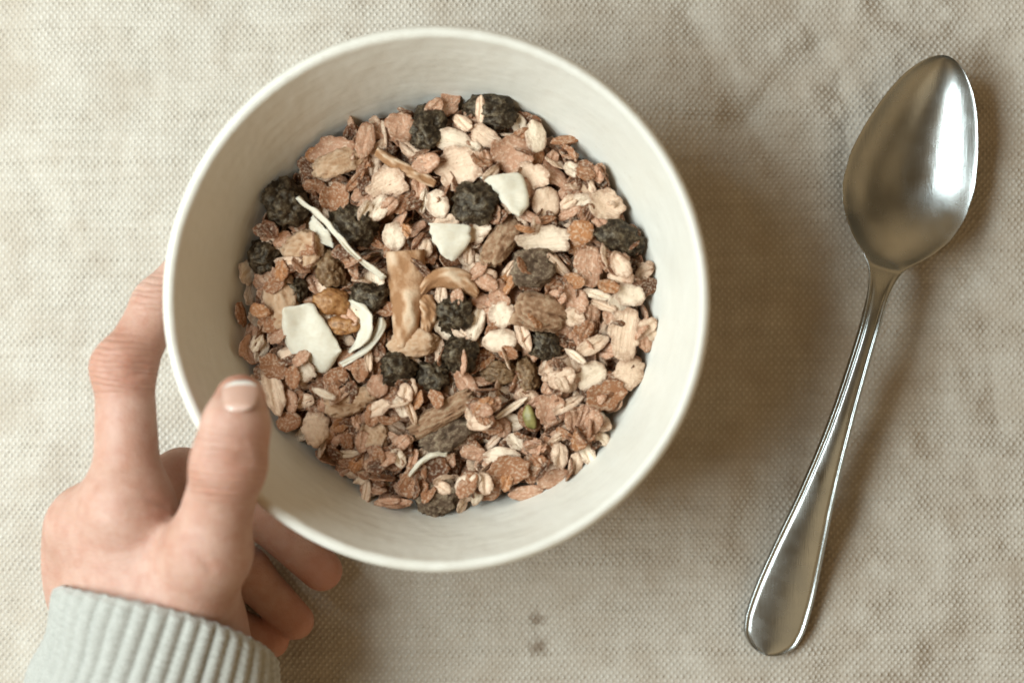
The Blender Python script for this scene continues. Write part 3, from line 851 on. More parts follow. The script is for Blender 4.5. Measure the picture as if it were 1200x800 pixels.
CHUNKS = [
 (587, 284, 30, 66, -30, 2.0, M_DATE, 'date_piece', 'slanting pinkish brown date piece right of the middle coconut chip', 'fruit piece', .5),
 (624, 313, 48, 42, 0, 1.6, M_DATED, 'date_piece', 'square grey brown date piece with sugary crust', 'fruit piece', .75),
 (632, 366, 58, 40, -14, 1.8, M_DATE, 'date_piece', 'tan crusty date piece above the shiny black raisin', 'fruit piece', .6),
 (516, 486, 80, 26, 32, 2.0, M_DATE, 'date_piece', 'long slanting date piece with a pale crust at the front', 'fruit piece', .6),
 (528, 508, 66, 34, 32, .6, M_DATED, 'date_piece', 'long dark date piece tucked under the pale crusted one', 'fruit piece', .5),
 (512, 582, 52, 44, 10, .6, M_DATED, 'nut_piece', 'round dark brown nut piece near the bottom of the muesli', 'nut', .2),
 (389, 354, 42, 32, -10, 2.4, M_SULT, 'sultana', 'glossy red brown sultana on top of the big coconut chip', 'sultana', 0),
 (402, 381, 40, 22, -6, 2.6, M_SULT, 'sultana', 'small amber sultana lying across the big coconut chip', 'sultana', 0),
 (330, 352, 40, 66, 8, -.2, M_APPLE, 'walnut_piece', 'knobbly brown nut cluster against the left bowl wall', 'nut', .2),
 (356, 294, 50, 44, 30, .4, M_APPLE, 'walnut_piece', 'knobbly brown nut cluster below the left black raisin', 'nut', .2),
 (485, 402, 56, 36, 5, 1.6, M_APPLE, 'apple_cluster', 'crinkled tan apple cluster at the lower end of the long slice', 'fruit piece', .1),
 (398, 190, 62, 30, 20, 1.0, M_APPLE, 'dried_apple_piece', 'folded tan apple piece at the upper left wall', 'fruit piece', .1),
 (440, 510, 34, 36, 0, 1.2, M_APPLE, 'nut_cluster', 'lumpy golden nut cluster in the lower left of the muesli', 'nut', .2),
 (412, 470, 60, 30, 12, .8, M_APPLE, 'nut_piece', 'pale lumpy nut piece below the three coconut chips', 'nut', .2),
]
for i, (px, py, w_, h_, rot, dz, mat, nm, lab, cat, boxy) in enumerate(CHUNKS):
    sult = mat is M_SULT
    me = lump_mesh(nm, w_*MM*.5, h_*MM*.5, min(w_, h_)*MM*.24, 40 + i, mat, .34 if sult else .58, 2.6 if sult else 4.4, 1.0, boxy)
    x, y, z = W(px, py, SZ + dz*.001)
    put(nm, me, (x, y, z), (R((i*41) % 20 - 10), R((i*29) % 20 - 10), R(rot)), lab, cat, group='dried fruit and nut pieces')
# slices given by their two edges
RIBBONS = [
 ('coconut_chip', [(332, 361), (350, 357), (366, 357), (386, 384), (400, 410)], [(330, 366), (332, 390), (342, 414), (360, 430), (382, 436), (400, 412)], [.0392, .0385, .0380, .0378], [.0382, .0352, .0350, .0372], .0006, .0006, M_COCO, 0,
  'big curved white coconut chip with sultanas lying on it', 'coconut chip'),
 ('coconut_chip', [(408, 352), (420, 372), (418, 395), (408, 412)], [(413, 351), (434, 364), (434, 396), (410, 414)], [.0365, .0372, .0372, .0355], [.0385, .0404, .0402, .0370], .0004, .0006, M_COCO, 0,
  'crescent coconut chip curling round the right of the big one', 'coconut chip'),
 ('coconut_chip', [(443, 372), (436, 392), (422, 410), (397, 424)], [(449, 372), (451, 386), (432, 412), (402, 430)], [.0370, .0368, .0362, .0352], [.0382, .0386, .0378, .0360], .0003, .0006, M_COCO, 0,
  'slim outer coconut chip behind the crescent one', 'coconut chip'),
 ('coconut_chip', [(345, 233), (372, 254), (392, 277), (412, 300), (449, 328)], [(350, 230), (378, 252), (398, 274), (420, 298), (453, 323)], [.0395, .0402, .0405, .0402, .0390], [.0398, .0410, .0413, .0408, .0394], .0002, .0011, M_COCO, 0,
  'thin white coconut strip standing on edge at the left', 'coconut chip'),
 ('coconut_chip', [(366, 252), (362, 266), (368, 282)], [(378, 264), (388, 276), (392, 291)], [.0360, .0358, .0360], [.0385, .0380, .0370], .0003, .0006, M_COCO, 0,
  'small cream coconut piece leaning under the thin strip', 'coconut chip'),
 ('coconut_chip', [(502, 261), (506, 280), (517, 298), (528, 306)], [(551, 263), (550, 284), (540, 298), (532, 306)], [.0384, .0378, .0374, .0370], [.0390, .0384, .0376, .0371], .0005, .0006, M_COCO, 0,
  'pale shield shaped coconut chip in the middle of the muesli', 'coconut chip'),
 ('coconut_chip', [(562, 208), (578, 222), (596, 246), (606, 254)], [(592, 203), (612, 206), (620, 236), (612, 252)], [.0378, .0384, .0392, .0390], [.0385, .0392, .0396, .0390], .0006, .0006, M_COCO, 0,
  'bright white coconut chip right of the round raisin', 'coconut chip'),
 ('dried_apple_slice', [(452, 295), (455, 330), (459, 370), (462, 408)], [(497, 292), (499, 325), (497, 350), (488, 405)], [.0385, .0380, .0375, .0370], [.0390, .0385, .0382, .0372], .0016, .0028, M_APPLE, .0005,
  'long ribbed tan dried apple slice in the centre', 'fruit piece'),
 ('dried_apple_slice', [(489, 340), (500, 322), (520, 313), (548, 318), (562, 340)], [(496, 348), (508, 338), (524, 338), (540, 342), (558, 350)], [.0385, .0392, .0396, .0392, .0380], [.0372, .0384, .0388, .0384, .0375], .0012, .0022, M_APPLE, .00045,
  'curved crinkled tan apple piece arching over the upper raisin', 'fruit piece'),
 ('dried_apple_slice', [(486, 345), (492, 368), (492, 390)], [(508, 345), (513, 368), (504, 392)], [.0380, .0378, .0370], [.0375, .0376, .0368], .0012, .0020, M_APPLE, .00045,
  'short pinkish apple piece beside the long slice', 'fruit piece'),
 ('coconut_chip', [(478, 556), (490, 540), (505, 530), (524, 530)], [(481, 560), (493, 545), (508, 536), (524, 535)], [.0375, .0384, .0388, .0380], [.0378, .0386, .0390, .0382], .0002, .0010, M_COCO, 0,
  'thin pale coconut curl above the round nut at the bottom', 'coconut chip'),
 ('oat_strip', [(443, 172), (470, 188), (500, 202), (512, 212)], [(438, 182), (462, 200), (492, 214), (508, 220)], [.0375, .0380, .0378, .0370], [.0368, .0374, .0372, .0365], .0008, .0013, M_APPLE, .0003,
  'long slanting tan apple strip in the upper left of the muesli', 'fruit piece'),
]
for i, (nm, A, B, zA, zB, arch, th_, mat, rgh, lab, cat) in enumerate(RIBBONS):
    me, c = ribbon_mesh(nm, A, B, zA, zB, arch, th_, mat, rgh, 60 + i, 30, 13)
    put('dried_apple_slice' if nm == 'oat_strip' else nm, me, c, (0, 0, 0), lab, cat,
        group='coconut chips' if mat is M_COCO else 'dried fruit and nut pieces')
# a pumpkin seed sliver
me = lump_mesh('pumpkin_seed', 8*MM, 14*MM, 5*MM, 88, M_SEED, .06, 1.2, .2, 0, 3)
put('pumpkin_seed', me, W(621, 489, SZ + .0014), (R(10), R(-15), R(12)), 'olive green pumpkin seed in the lower right of the muesli', 'seed')
PALE, CREAM, TAN, PINK, BRN, ORG = (.78, .56, .40), (.88, .71, .54), (.34, .15, .07), (.54, .295, .185), (.12, .043, .017), (.44, .19, .075)
# flakes that stand out: variant, pixel, size, turn, tilt about x and y, height in mm, colour, label
KF = [
 (3, 538, 196, 58, 50, 15, 6, -8, 2.6, PALE, 'largest ragged pale oat flake above the round raisin'),
 (15, 529, 164, 46, 28, -8, 4, 4, 2.4, CREAM, 'smooth cream flake between the two top raisins'),
 (2, 470, 150, 34, 40, 80, 10, 10, 2.2, PINK, 'pinkish flake left of the tall black raisin'),
 (4, 455, 216, 48, 38, 25, 12, -8, 1.6, PALE, 'speckled pale flake under the slanting apple strip'),
 (6, 428, 164, 46, 24, 84, 0, 18, 1.4, PINK, 'upright tan flake at the upper left edge of the muesli'),
 (15, 628, 160, 26, 40, 5, -6, 20, 2.2, CREAM, 'pale flake standing at the top right wall'),
 (0, 568, 160, 40, 24, -30, 8, 6, 2.6, PALE, 'small pale flake just under the wide top raisin'),
 (4, 600, 182, 52, 46, -20, 14, 10, 2.0, PINK, 'round reddish tan flake above the bright coconut chip'),
 (1, 624, 206, 42, 32, -18, 6, -10, 2.0, PALE, 'ridged pale flake right of the bright coconut chip'),
 (14, 640, 238, 34, 38, 10, 6, 10, 2.0, PALE, 'rounded pale flake below the ridged one'),
 (3, 710, 240, 46, 36, -25, -8, 10, 1.9, PALE, 'wide pale flake above the right edge raisin'),
 (4, 638, 281, 64, 34, 5, 10, 6, 2.2, CREAM, 'long whitish crumpled flake above the square date piece'),
 (14, 681, 272, 32, 30, 0, 0, 0, 2.6, ORG, 'orange tinted round flake left of the right edge raisin'),
 (2, 691, 312, 46, 38, 85, 6, -8, 2.0, PINK, 'broad rosy flake below the orange tinted one'),
 (5, 738, 345, 38, 28, -14, 8, 6, 1.9, CREAM, 'bright split flake near the right wall'),
 (2, 733, 392, 62, 42, 80, 6, 8, 2.0, PALE, 'large bumpy pale flake at the right wall'),
 (0, 738, 437, 38, 36, 0, 8, 10, 1.9, PALE, 'frilled round flake at the lower right wall'),
 (15, 692, 440, 40, 34, 30, 4, 6, 2.5, CREAM, 'brightest smooth flake in the right half of the muesli'),
 (1, 710, 463, 48, 36, 18, 8, 8, 2.0, TAN, 'tan bran flake below the brightest smooth flake'),
 (14, 588, 368, 32, 32, 0, 0, 0, 2.6, CREAM, 'round pale oat disc, upper of two in the centre'),
 (14, 586, 399, 42, 28, 6, 4, 0, 2.6, CREAM, 'oval pale oat disc, lower of two in the centre'),
 (7, 558, 379, 46, 20, 72, 0, 12, 2.4, CREAM, 'slender pale flake left of the two oat discs'),
 (12, 613, 392, 44, 16, -70, 0, -10, 2.4, PALE, 'slender flake right of the two oat discs'),
 (14, 513, 239, 28, 34, 20, 4, -8, 2.0, CREAM, 'pale flake left of the round raisin'),
 (14, 462, 277, 28, 34, 10, 6, 8, 2.0, CREAM, 'pale flake above the long apple slice'),
 (8, 320, 458, 58, 26, -72, -14, -10, .8, PALE, 'speckled flake beside the thumb tip at the left wall'),
 (15, 338, 494, 30, 24, 10, -10, -6, .6, TAN, 'smooth tan disc by the thumb at the lower left wall'),
 (0, 370, 502, 34, 40, 0, -8, 6, 1.4, PALE, 'pale folded flake below the speckled one at lower left'),
 (14, 394, 442, 30, 24, 8, 6, 0, .8, TAN, 'tan disc just below the big coconut chip'),
 (14, 443, 452, 26, 28, 0, 6, 10, 1.4, PINK, 'pinkish disc below the outer coconut chip'),
 (3, 596, 551, 52, 36, 10, 8, 0, 1.8, TAN, 'broad brown bran flake near the bottom right'),
 (15, 588, 535, 44, 24, 0, 6, 0, 1.2, CREAM, 'smooth cream flake tucked behind the broad brown one'),
 (5, 548, 453, 46, 22, -55, 8, 6, 2.2, PINK, 'rosy flake standing out below the lower raisin'),
 (8, 484, 562, 46, 28, 60, 8, -10, 1.4, TAN, 'curled tan flake below the thin coconut curl'),
 (1, 505, 552, 42, 38, 20, 8, 6, 1.2, BRN, 'brown bran flake inside the thin coconut curl'),
 (9, 650, 561, 42, 22, 14, 4, 8, 1.2, PINK, 'pink oat flake at the lower right wall, upper of two'),
 (6, 617, 577, 42, 18, 10, 0, 0, .8, PINK, 'pink oat flake at the lower right wall, lower of two'),
 (10, 666, 474, 44, 14, 30, 0, 10, 1.6, PALE, 'slim oat sliver beside the tan bran flake'),
 (6, 655, 312, 40, 14, -45, 0, 20, 1.6, PALE, 'slim pale oat sliver right of the square date piece'),
 (12, 700, 345, 36, 12, -15, 0, 0, 1.8, CREAM, 'cream oat sliver left of the bright split flake'),
 (13, 708, 358, 36, 12, -20, 0, 0, 1.6, PALE, 'oat sliver lying just below the cream one'),
 (2, 672, 350, 40, 30, -50, 8, 6, 1.6, PINK, 'reddish flake right of the tan date piece'),
 (7, 672, 372, 30, 22, -20, 6, 6, 1.8, PALE, 'pitted oval flake right of the tan date piece'),
 (8, 694, 405, 44, 20, 28, 0, 8, 1.8, PALE, 'split pale flake left of the large bumpy one'),
 (1, 645, 480, 34, 40, 0, 8, 6, 1.6, PINK, 'crumpled pink flake right of the pumpkin seed'),
 (10, 599, 478, 46, 9, 34, 0, 0, 2.2, CREAM, 'thin pale splinter above the pumpkin seed'),
 (3, 390, 180, 56, 40, 12, -6, -6, .6, PINK, 'broad tan flake under the folded apple at upper left'),
 (2, 392, 232, 34, 38, 0, -6, 8, 1.2, TAN, 'tan flake between the two upper left raisins'),
 (0, 650, 205, 22, 40, 50, 0, 20, 1.0, PINK, 'tan flake standing near the top right wall'),
 (9, 596, 560, 30, 16, 0, 0, 0, .2, TAN, None),
]
KFLAKES = []
for (k, px, py, w_, h_, rot, tx_, ty_, dz, colr, lab) in KF:
    kind, seed, a, b, t = FLAKES[k][:5]
    if lab is None: continue
    o = put('oat_flake', FM[k], W(px, py, SZ + dz*.001), (R(tx_), R(ty_), R(rot)), lab, 'oat flake',
            (w_*MM/2/(a*.001), h_*MM/2/(b*.001), .95), colr, 'oat flakes on the muesli')
    KFLAKES.append(o)
# settled flakes: variant, x and y from the bowl centre and height in 1/100 mm, rotation quaternion in 1/999
TOP_FLAKES = [
 (1,-4887,-1816,3441,930,79,63,-352), (1,63,5705,3250,926,54,107,356), (7,5028,1019,3962,439,-183,-102,873), (7,-2404,-1883,3599,758,10,-66,-648), (2,-5604,-1312,3423,469,410,187,758), (9,-489,3930,3844,174,162,73,-968),
 (9,-1838,2703,3621,868,-59,34,491), (6,821,-4261,3444,71,81,-39,992), (7,697,-5153,3932,859,-165,-33,481), (21,-4294,-2112,3639,695,84,-16,-712), (9,3365,-2153,3932,961,57,-74,257), (2,-5626,921,3222,320,-364,179,-855),
 (5,1223,550,3799,960,151,11,-233), (7,4243,-3385,3807,556,172,46,-811), (9,5703,445,3534,975,201,37,77), (20,4677,458,3782,982,-135,-50,-111), (20,-4628,894,3680,731,-49,-140,-665), (0,-4025,-1913,3602,904,46,1,-423),
 (6,-3714,3316,3180,123,137,-104,976), (5,-1859,-3005,3673,952,-88,-29,290), (21,1171,-5125,3853,619,-14,76,780), (19,-5225,-234,3722,987,75,18,-131), (20,548,5102,3630,923,-137,-128,-333), (21,3699,620,3651,970,100,-169,-134),
 (21,5762,-680,3607,964,45,-6,257), (7,3290,-4345,3466,733,7,74,-675), (20,-211,-2734,3760,883,-23,-279,-373), (19,4023,3658,3690,986,-79,72,-116), (21,-4834,513,3587,965,-54,-35,251), (5,-4421,-2808,3363,790,116,-166,-576),
 (21,4087,-4320,3607,872,-29,-37,-485), (6,3657,-3383,3730,583,245,73,770), (0,-4985,-547,3445,912,90,64,-393), (13,3446,4656,3397,980,-174,40,76), (13,-2236,-5454,3482,724,-166,12,667), (6,-5802,-313,3383,434,462,264,725),
 (20,-2326,-3946,3606,733,96,-95,665), (9,-3853,3884,3299,278,-53,-55,957), (20,3732,-4583,3599,661,59,-59,-745), (19,-4940,2081,3693,384,28,8,922), (20,1097,-3034,4079,83,-83,-68,990), (19,-4041,-1585,3685,873,-255,36,413),
 (20,4036,-790,3590,813,93,-11,573), (20,-1560,2746,3661,871,204,-125,427), (21,981,897,3765,348,115,-286,-884), (21,-1101,-2618,3650,748,-25,-83,657), (1,-5236,-2359,3331,401,696,-553,-217), (12,-2549,3462,3501,907,35,24,416),
 (20,-1228,-4001,3752,929,32,-94,353), (21,1574,122,3667,958,90,-13,-269), (18,-5332,-1132,3498,845,101,177,492), (18,-2802,-3935,3450,603,-35,-76,792), (19,-2873,1438,3885,173,-29,57,-982), (6,-948,4378,3475,942,-152,136,-262),
 (9,4202,-425,3430,687,233,-10,687), (21,-2235,2584,3745,767,328,68,546), (1,899,2049,3554,990,27,-64,116), (13,1035,5446,3729,712,58,-184,674), (8,1731,532,3643,518,5,-168,-837), (20,1063,4028,3830,191,137,267,933),
 (19,-1884,-4635,3855,986,52,-7,152), (18,3361,-2284,3974,494,24,39,867), (18,3546,2849,3662,949,97,-16,297), (21,-303,5549,3490,914,-70,46,394), (12,-945,-3098,3742,534,136,264,791), (18,1770,-5078,3597,788,-85,43,606),
 (10,2797,-4759,3906,868,152,67,465), (21,5715,902,3511,918,-139,-168,328), (13,3527,2539,3546,174,218,-51,-958), (19,1811,-1421,3664,981,-49,-75,-165), (0,-5565,242,2956,399,495,-732,-241), (21,-2038,-3207,3668,732,-77,82,670),
 (18,687,1366,3463,687,58,26,722), (19,-4615,1820,3443,330,-149,89,-927), (10,-3361,-2589,3974,189,-44,-41,979), (20,-2657,-2546,3645,650,-24,36,-757), (6,5719,-1032,3491,606,111,17,786), (18,-3151,-4290,3467,904,219,-98,-352),
 (10,3742,-1526,3730,302,-98,47,946), (18,-518,1551,3510,647,-68,-69,-755), (1,-4737,-828,3376,623,-36,-311,-715), (7,-890,2123,3215,904,-353,-119,204), (20,-1566,-3318,3879,65,-79,-482,-869), (0,-2002,597,3551,725,46,26,-686),
 (6,1003,-3424,3818,55,144,109,-981), (21,1106,44,3517,987,-136,50,48), (20,-2508,-4539,3468,558,-38,-38,-827), (13,-658,973,3836,341,72,-26,936), (8,-1794,-4976,3411,-24,84,547,831), (8,3903,-3832,3761,548,-61,-148,-820),
 (20,3695,3789,3536,172,53,32,982), (21,1345,-3535,3408,25,-117,-19,992), (11,-1623,-5665,3603,996,42,-27,65), (14,1663,-3559,3398,721,-26,70,-688), (9,-2717,-1644,3431,89,177,977,-64), (19,-2963,-3468,3467,295,-118,61,-945),
 (20,-4014,-2806,3339,968,77,-143,187), (5,1155,-2963,4046,382,-44,138,-912), (20,-1291,-4401,3746,535,139,-203,807), (19,-441,-5419,3734,563,-58,-293,-770), (20,-4091,1041,3640,144,333,307,879), (20,-1189,-2977,3701,878,-66,0,-472),
 (20,-2726,4793,3248,635,13,157,-755), (7,-711,3231,3490,637,135,-111,750), (13,2396,2443,3723,963,-30,-129,-230), (0,-2350,2927,3436,264,-118,68,-954), (5,3950,-3217,3621,602,-101,-6,-791), (19,2020,-3970,3472,928,22,72,-361),
 (21,-1696,-180,3554,108,-39,106,987), (21,2512,-4083,3515,202,125,88,-966), (21,-3728,530,3215,493,-42,194,846), (8,1614,-2634,3340,974,7,210,71), (7,2424,-2710,3464,289,97,-160,938), (19,-1614,-4424,3858,193,11,16,-980),
 (18,-1830,-4377,3911,683,18,-117,719), (18,-71,227,3682,702,-25,46,-709), (18,382,107,3889,763,25,-162,623), (19,-1381,-3543,3377,211,127,115,961), (4,-1483,-5641,3403,465,-179,488,715), (18,4486,-3850,3580,909,-204,-41,-357),
 (8,49,2271,3450,156,65,16,-985), (11,-2161,-1605,3557,88,-688,-694,187), (2,193,1350,3303,908,-61,227,343), (21,3860,2883,3606,987,100,8,113), (0,4996,-60,3454,106,822,-538,-145), (8,1144,-1575,3372,911,-54,122,388),
 (20,-784,-2799,3593,528,132,-351,-760), (19,1343,3634,3772,869,290,144,371), (19,4023,-3826,3840,234,49,-222,-944), (3,2417,5099,3194,43,302,833,459), (9,1205,-5388,3307,992,22,-93,69), (13,-3723,2765,3277,675,10,95,731),
 (18,-5142,2057,3714,48,-82,97,-990), (21,4660,-1382,3433,3,-239,147,959), (18,-2348,3399,3496,895,-12,41,442), (8,-3167,-3817,3365,458,104,2,-882), (6,4624,1360,3690,611,230,397,643), (21,3185,140,3591,975,31,-215,3),
 (9,689,-5117,3870,259,64,-1,-963), (18,-633,3897,3798,995,-30,-80,-14), (20,1516,2427,3768,102,178,-15,-978), (19,2669,-4484,3515,243,-60,3,967), (5,-2026,3927,3291,692,126,18,709), (21,2114,5111,3340,844,32,-54,-531),
 (11,1383,-3968,3240,915,-84,-36,391), (21,-10,-5037,3634,917,336,210,-9), (20,-722,-5239,3581,969,-110,-216,31), (18,2310,2046,3885,856,495,-25,-136), (11,-585,2926,3459,649,-70,182,-734), (19,4043,2549,3666,871,129,-105,460),
 (8,-1816,4893,3162,972,-82,-15,-215), (9,3606,-1663,3561,760,-322,-187,-531), (6,-1824,4426,3265,214,259,-937,-89), (20,-2711,-415,3675,345,-101,29,932), (9,3187,557,3429,402,-143,25,-903), (21,-736,1720,3285,821,303,134,462),
 (9,1523,-777,3587,280,-102,189,-935), (19,-1239,2807,3441,525,42,26,-849), (20,2267,1026,3858,243,361,361,823), (7,-2888,-1168,3231,60,-935,-235,-256), (9,68,-751,3418,34,-963,232,128), (8,4429,-3390,3438,410,-149,298,848),
 (12,-906,-4545,3580,606,9,-44,-793), (17,-828,2798,3575,43,-169,-40,-983), (12,-1905,-1196,3553,467,-63,2,881), (9,-3374,-4446,3014,163,-123,-886,413), (8,1990,221,3332,216,388,884,-139), (8,3210,-3481,3590,811,528,147,198),
 (1,-2783,-3716,3370,658,35,63,-748), (12,-4326,-1624,3602,980,-127,-58,134), (17,-1046,2043,3805,732,-224,-175,-618), (20,3033,4048,3354,816,-42,1,575), (21,4050,3345,3569,877,-62,33,-472), (20,-5253,-1362,3318,822,147,208,508),
 (18,4402,3680,3614,741,9,-104,662), (15,2591,4110,3387,25,587,-777,-222), (7,-273,-1281,3414,662,26,-3,-748), (7,570,-1722,3910,528,442,-405,-600), (5,1207,3989,3700,771,-21,266,-576), (9,2450,-4767,3373,20,797,-601,-24),
 (9,4074,-1394,3410,29,575,753,315), (7,4684,-734,3296,62,-548,790,266), (13,1005,-2225,3514,25,-98,-237,-965), (0,-517,1427,3357,684,-302,-151,-646), (19,117,-4537,3435,794,172,-223,537), (0,-1372,1506,3420,974,14,30,221),
 (3,3944,-978,3387,315,-642,-660,-228), (18,2610,-494,3848,472,107,420,767), (21,-2953,-4728,2999,387,212,-67,-894), (18,-54,-5247,3686,974,-51,-55,-210), (20,3585,4250,3481,780,422,-300,-349), (18,-3870,1505,3676,974,-213,-56,36),
 (21,1024,-1665,3423,982,45,176,-12), (20,-2665,1215,3728,434,-69,77,894), (16,-2466,-3385,3805,720,-198,26,-663), (12,-4452,1183,3573,991,90,-87,26), (13,3365,-3748,3560,258,-121,202,-936), (10,-2785,-4306,3473,986,137,-67,42),
 (15,-4565,-1504,3386,909,-193,-78,358), (13,3419,-1939,3908,866,50,187,-459), (18,838,4423,3655,948,-173,-95,-245), (13,-1337,-5702,3561,26,14,-214,-975), (2,-1303,2474,3254,26,634,-516,573), (19,4404,2366,3564,371,-29,-61,925),
 (16,2751,-4144,3634,407,41,41,-911), (11,1806,878,3613,482,48,120,-865), (19,-5582,-778,3012,815,-193,-43,543), (18,2171,4741,3652,306,12,149,-939), (19,-3108,-2607,3671,834,-15,-108,-540), (10,2821,2334,3669,988,32,79,122),
 (10,3398,1317,3380,438,-81,446,775), (6,1015,2111,3529,943,-163,-263,-113), (12,2551,-2867,3449,951,81,-46,293), (21,3157,3989,3412,252,110,457,845), (19,3921,3462,3628,561,151,35,812), (9,2418,-3323,3393,113,-379,-917,-24),
 (19,491,-5726,3374,717,335,304,529), (5,-3648,1666,3720,484,463,521,526), (18,-4151,-3770,3051,938,-35,-298,168), (8,1906,-3397,3297,24,-129,-86,987), (5,1130,-3141,3938,612,2,12,790), (20,-801,-5276,3626,438,440,-288,-727),
 (16,-2206,4019,3386,749,109,145,636), (19,3440,-3716,3654,867,434,-58,-235), (14,-1745,2457,2839,878,374,-73,286), (0,4033,1348,3481,244,-465,818,230), (14,-3686,4232,3350,995,38,72,43), (9,1383,-244,3544,728,51,-24,682),
 (20,2921,-1837,3602,831,-251,132,477), (21,-1596,-2586,3380,429,-37,-36,-901), (8,-2429,1162,3793,305,9,-616,-725), (17,-3492,-2944,3418,743,95,-115,651), (10,-2003,1730,3424,945,166,25,-276), (18,922,-5476,3559,617,-19,211,-757),
 (18,2640,2213,3750,797,173,198,542), (8,3589,3157,3478,247,-935,-251,14), (20,500,-832,3635,254,-46,110,959), (9,95,-2427,3193,603,-153,-203,755), (18,5567,-820,3632,300,226,-440,-814), (18,2955,-4044,3464,455,-36,-160,874),
 (0,-4378,-2617,3205,245,426,860,-132), (1,3898,1625,3447,79,-238,934,250), (12,4291,-2861,3596,13,-942,-306,-129), (9,-3553,-4055,3239,640,209,-522,-521), (13,-1915,-1859,3342,729,9,69,679), (18,-3037,3523,3034,956,-45,-30,-284),
 (3,-980,-5225,3255,919,-78,214,-318), (4,1996,3002,3663,746,-126,-32,652), (20,4616,1195,3624,628,231,50,740), (10,-1842,-1197,3486,819,-22,-36,571), (7,1231,-4636,3414,976,186,-65,-82),
]
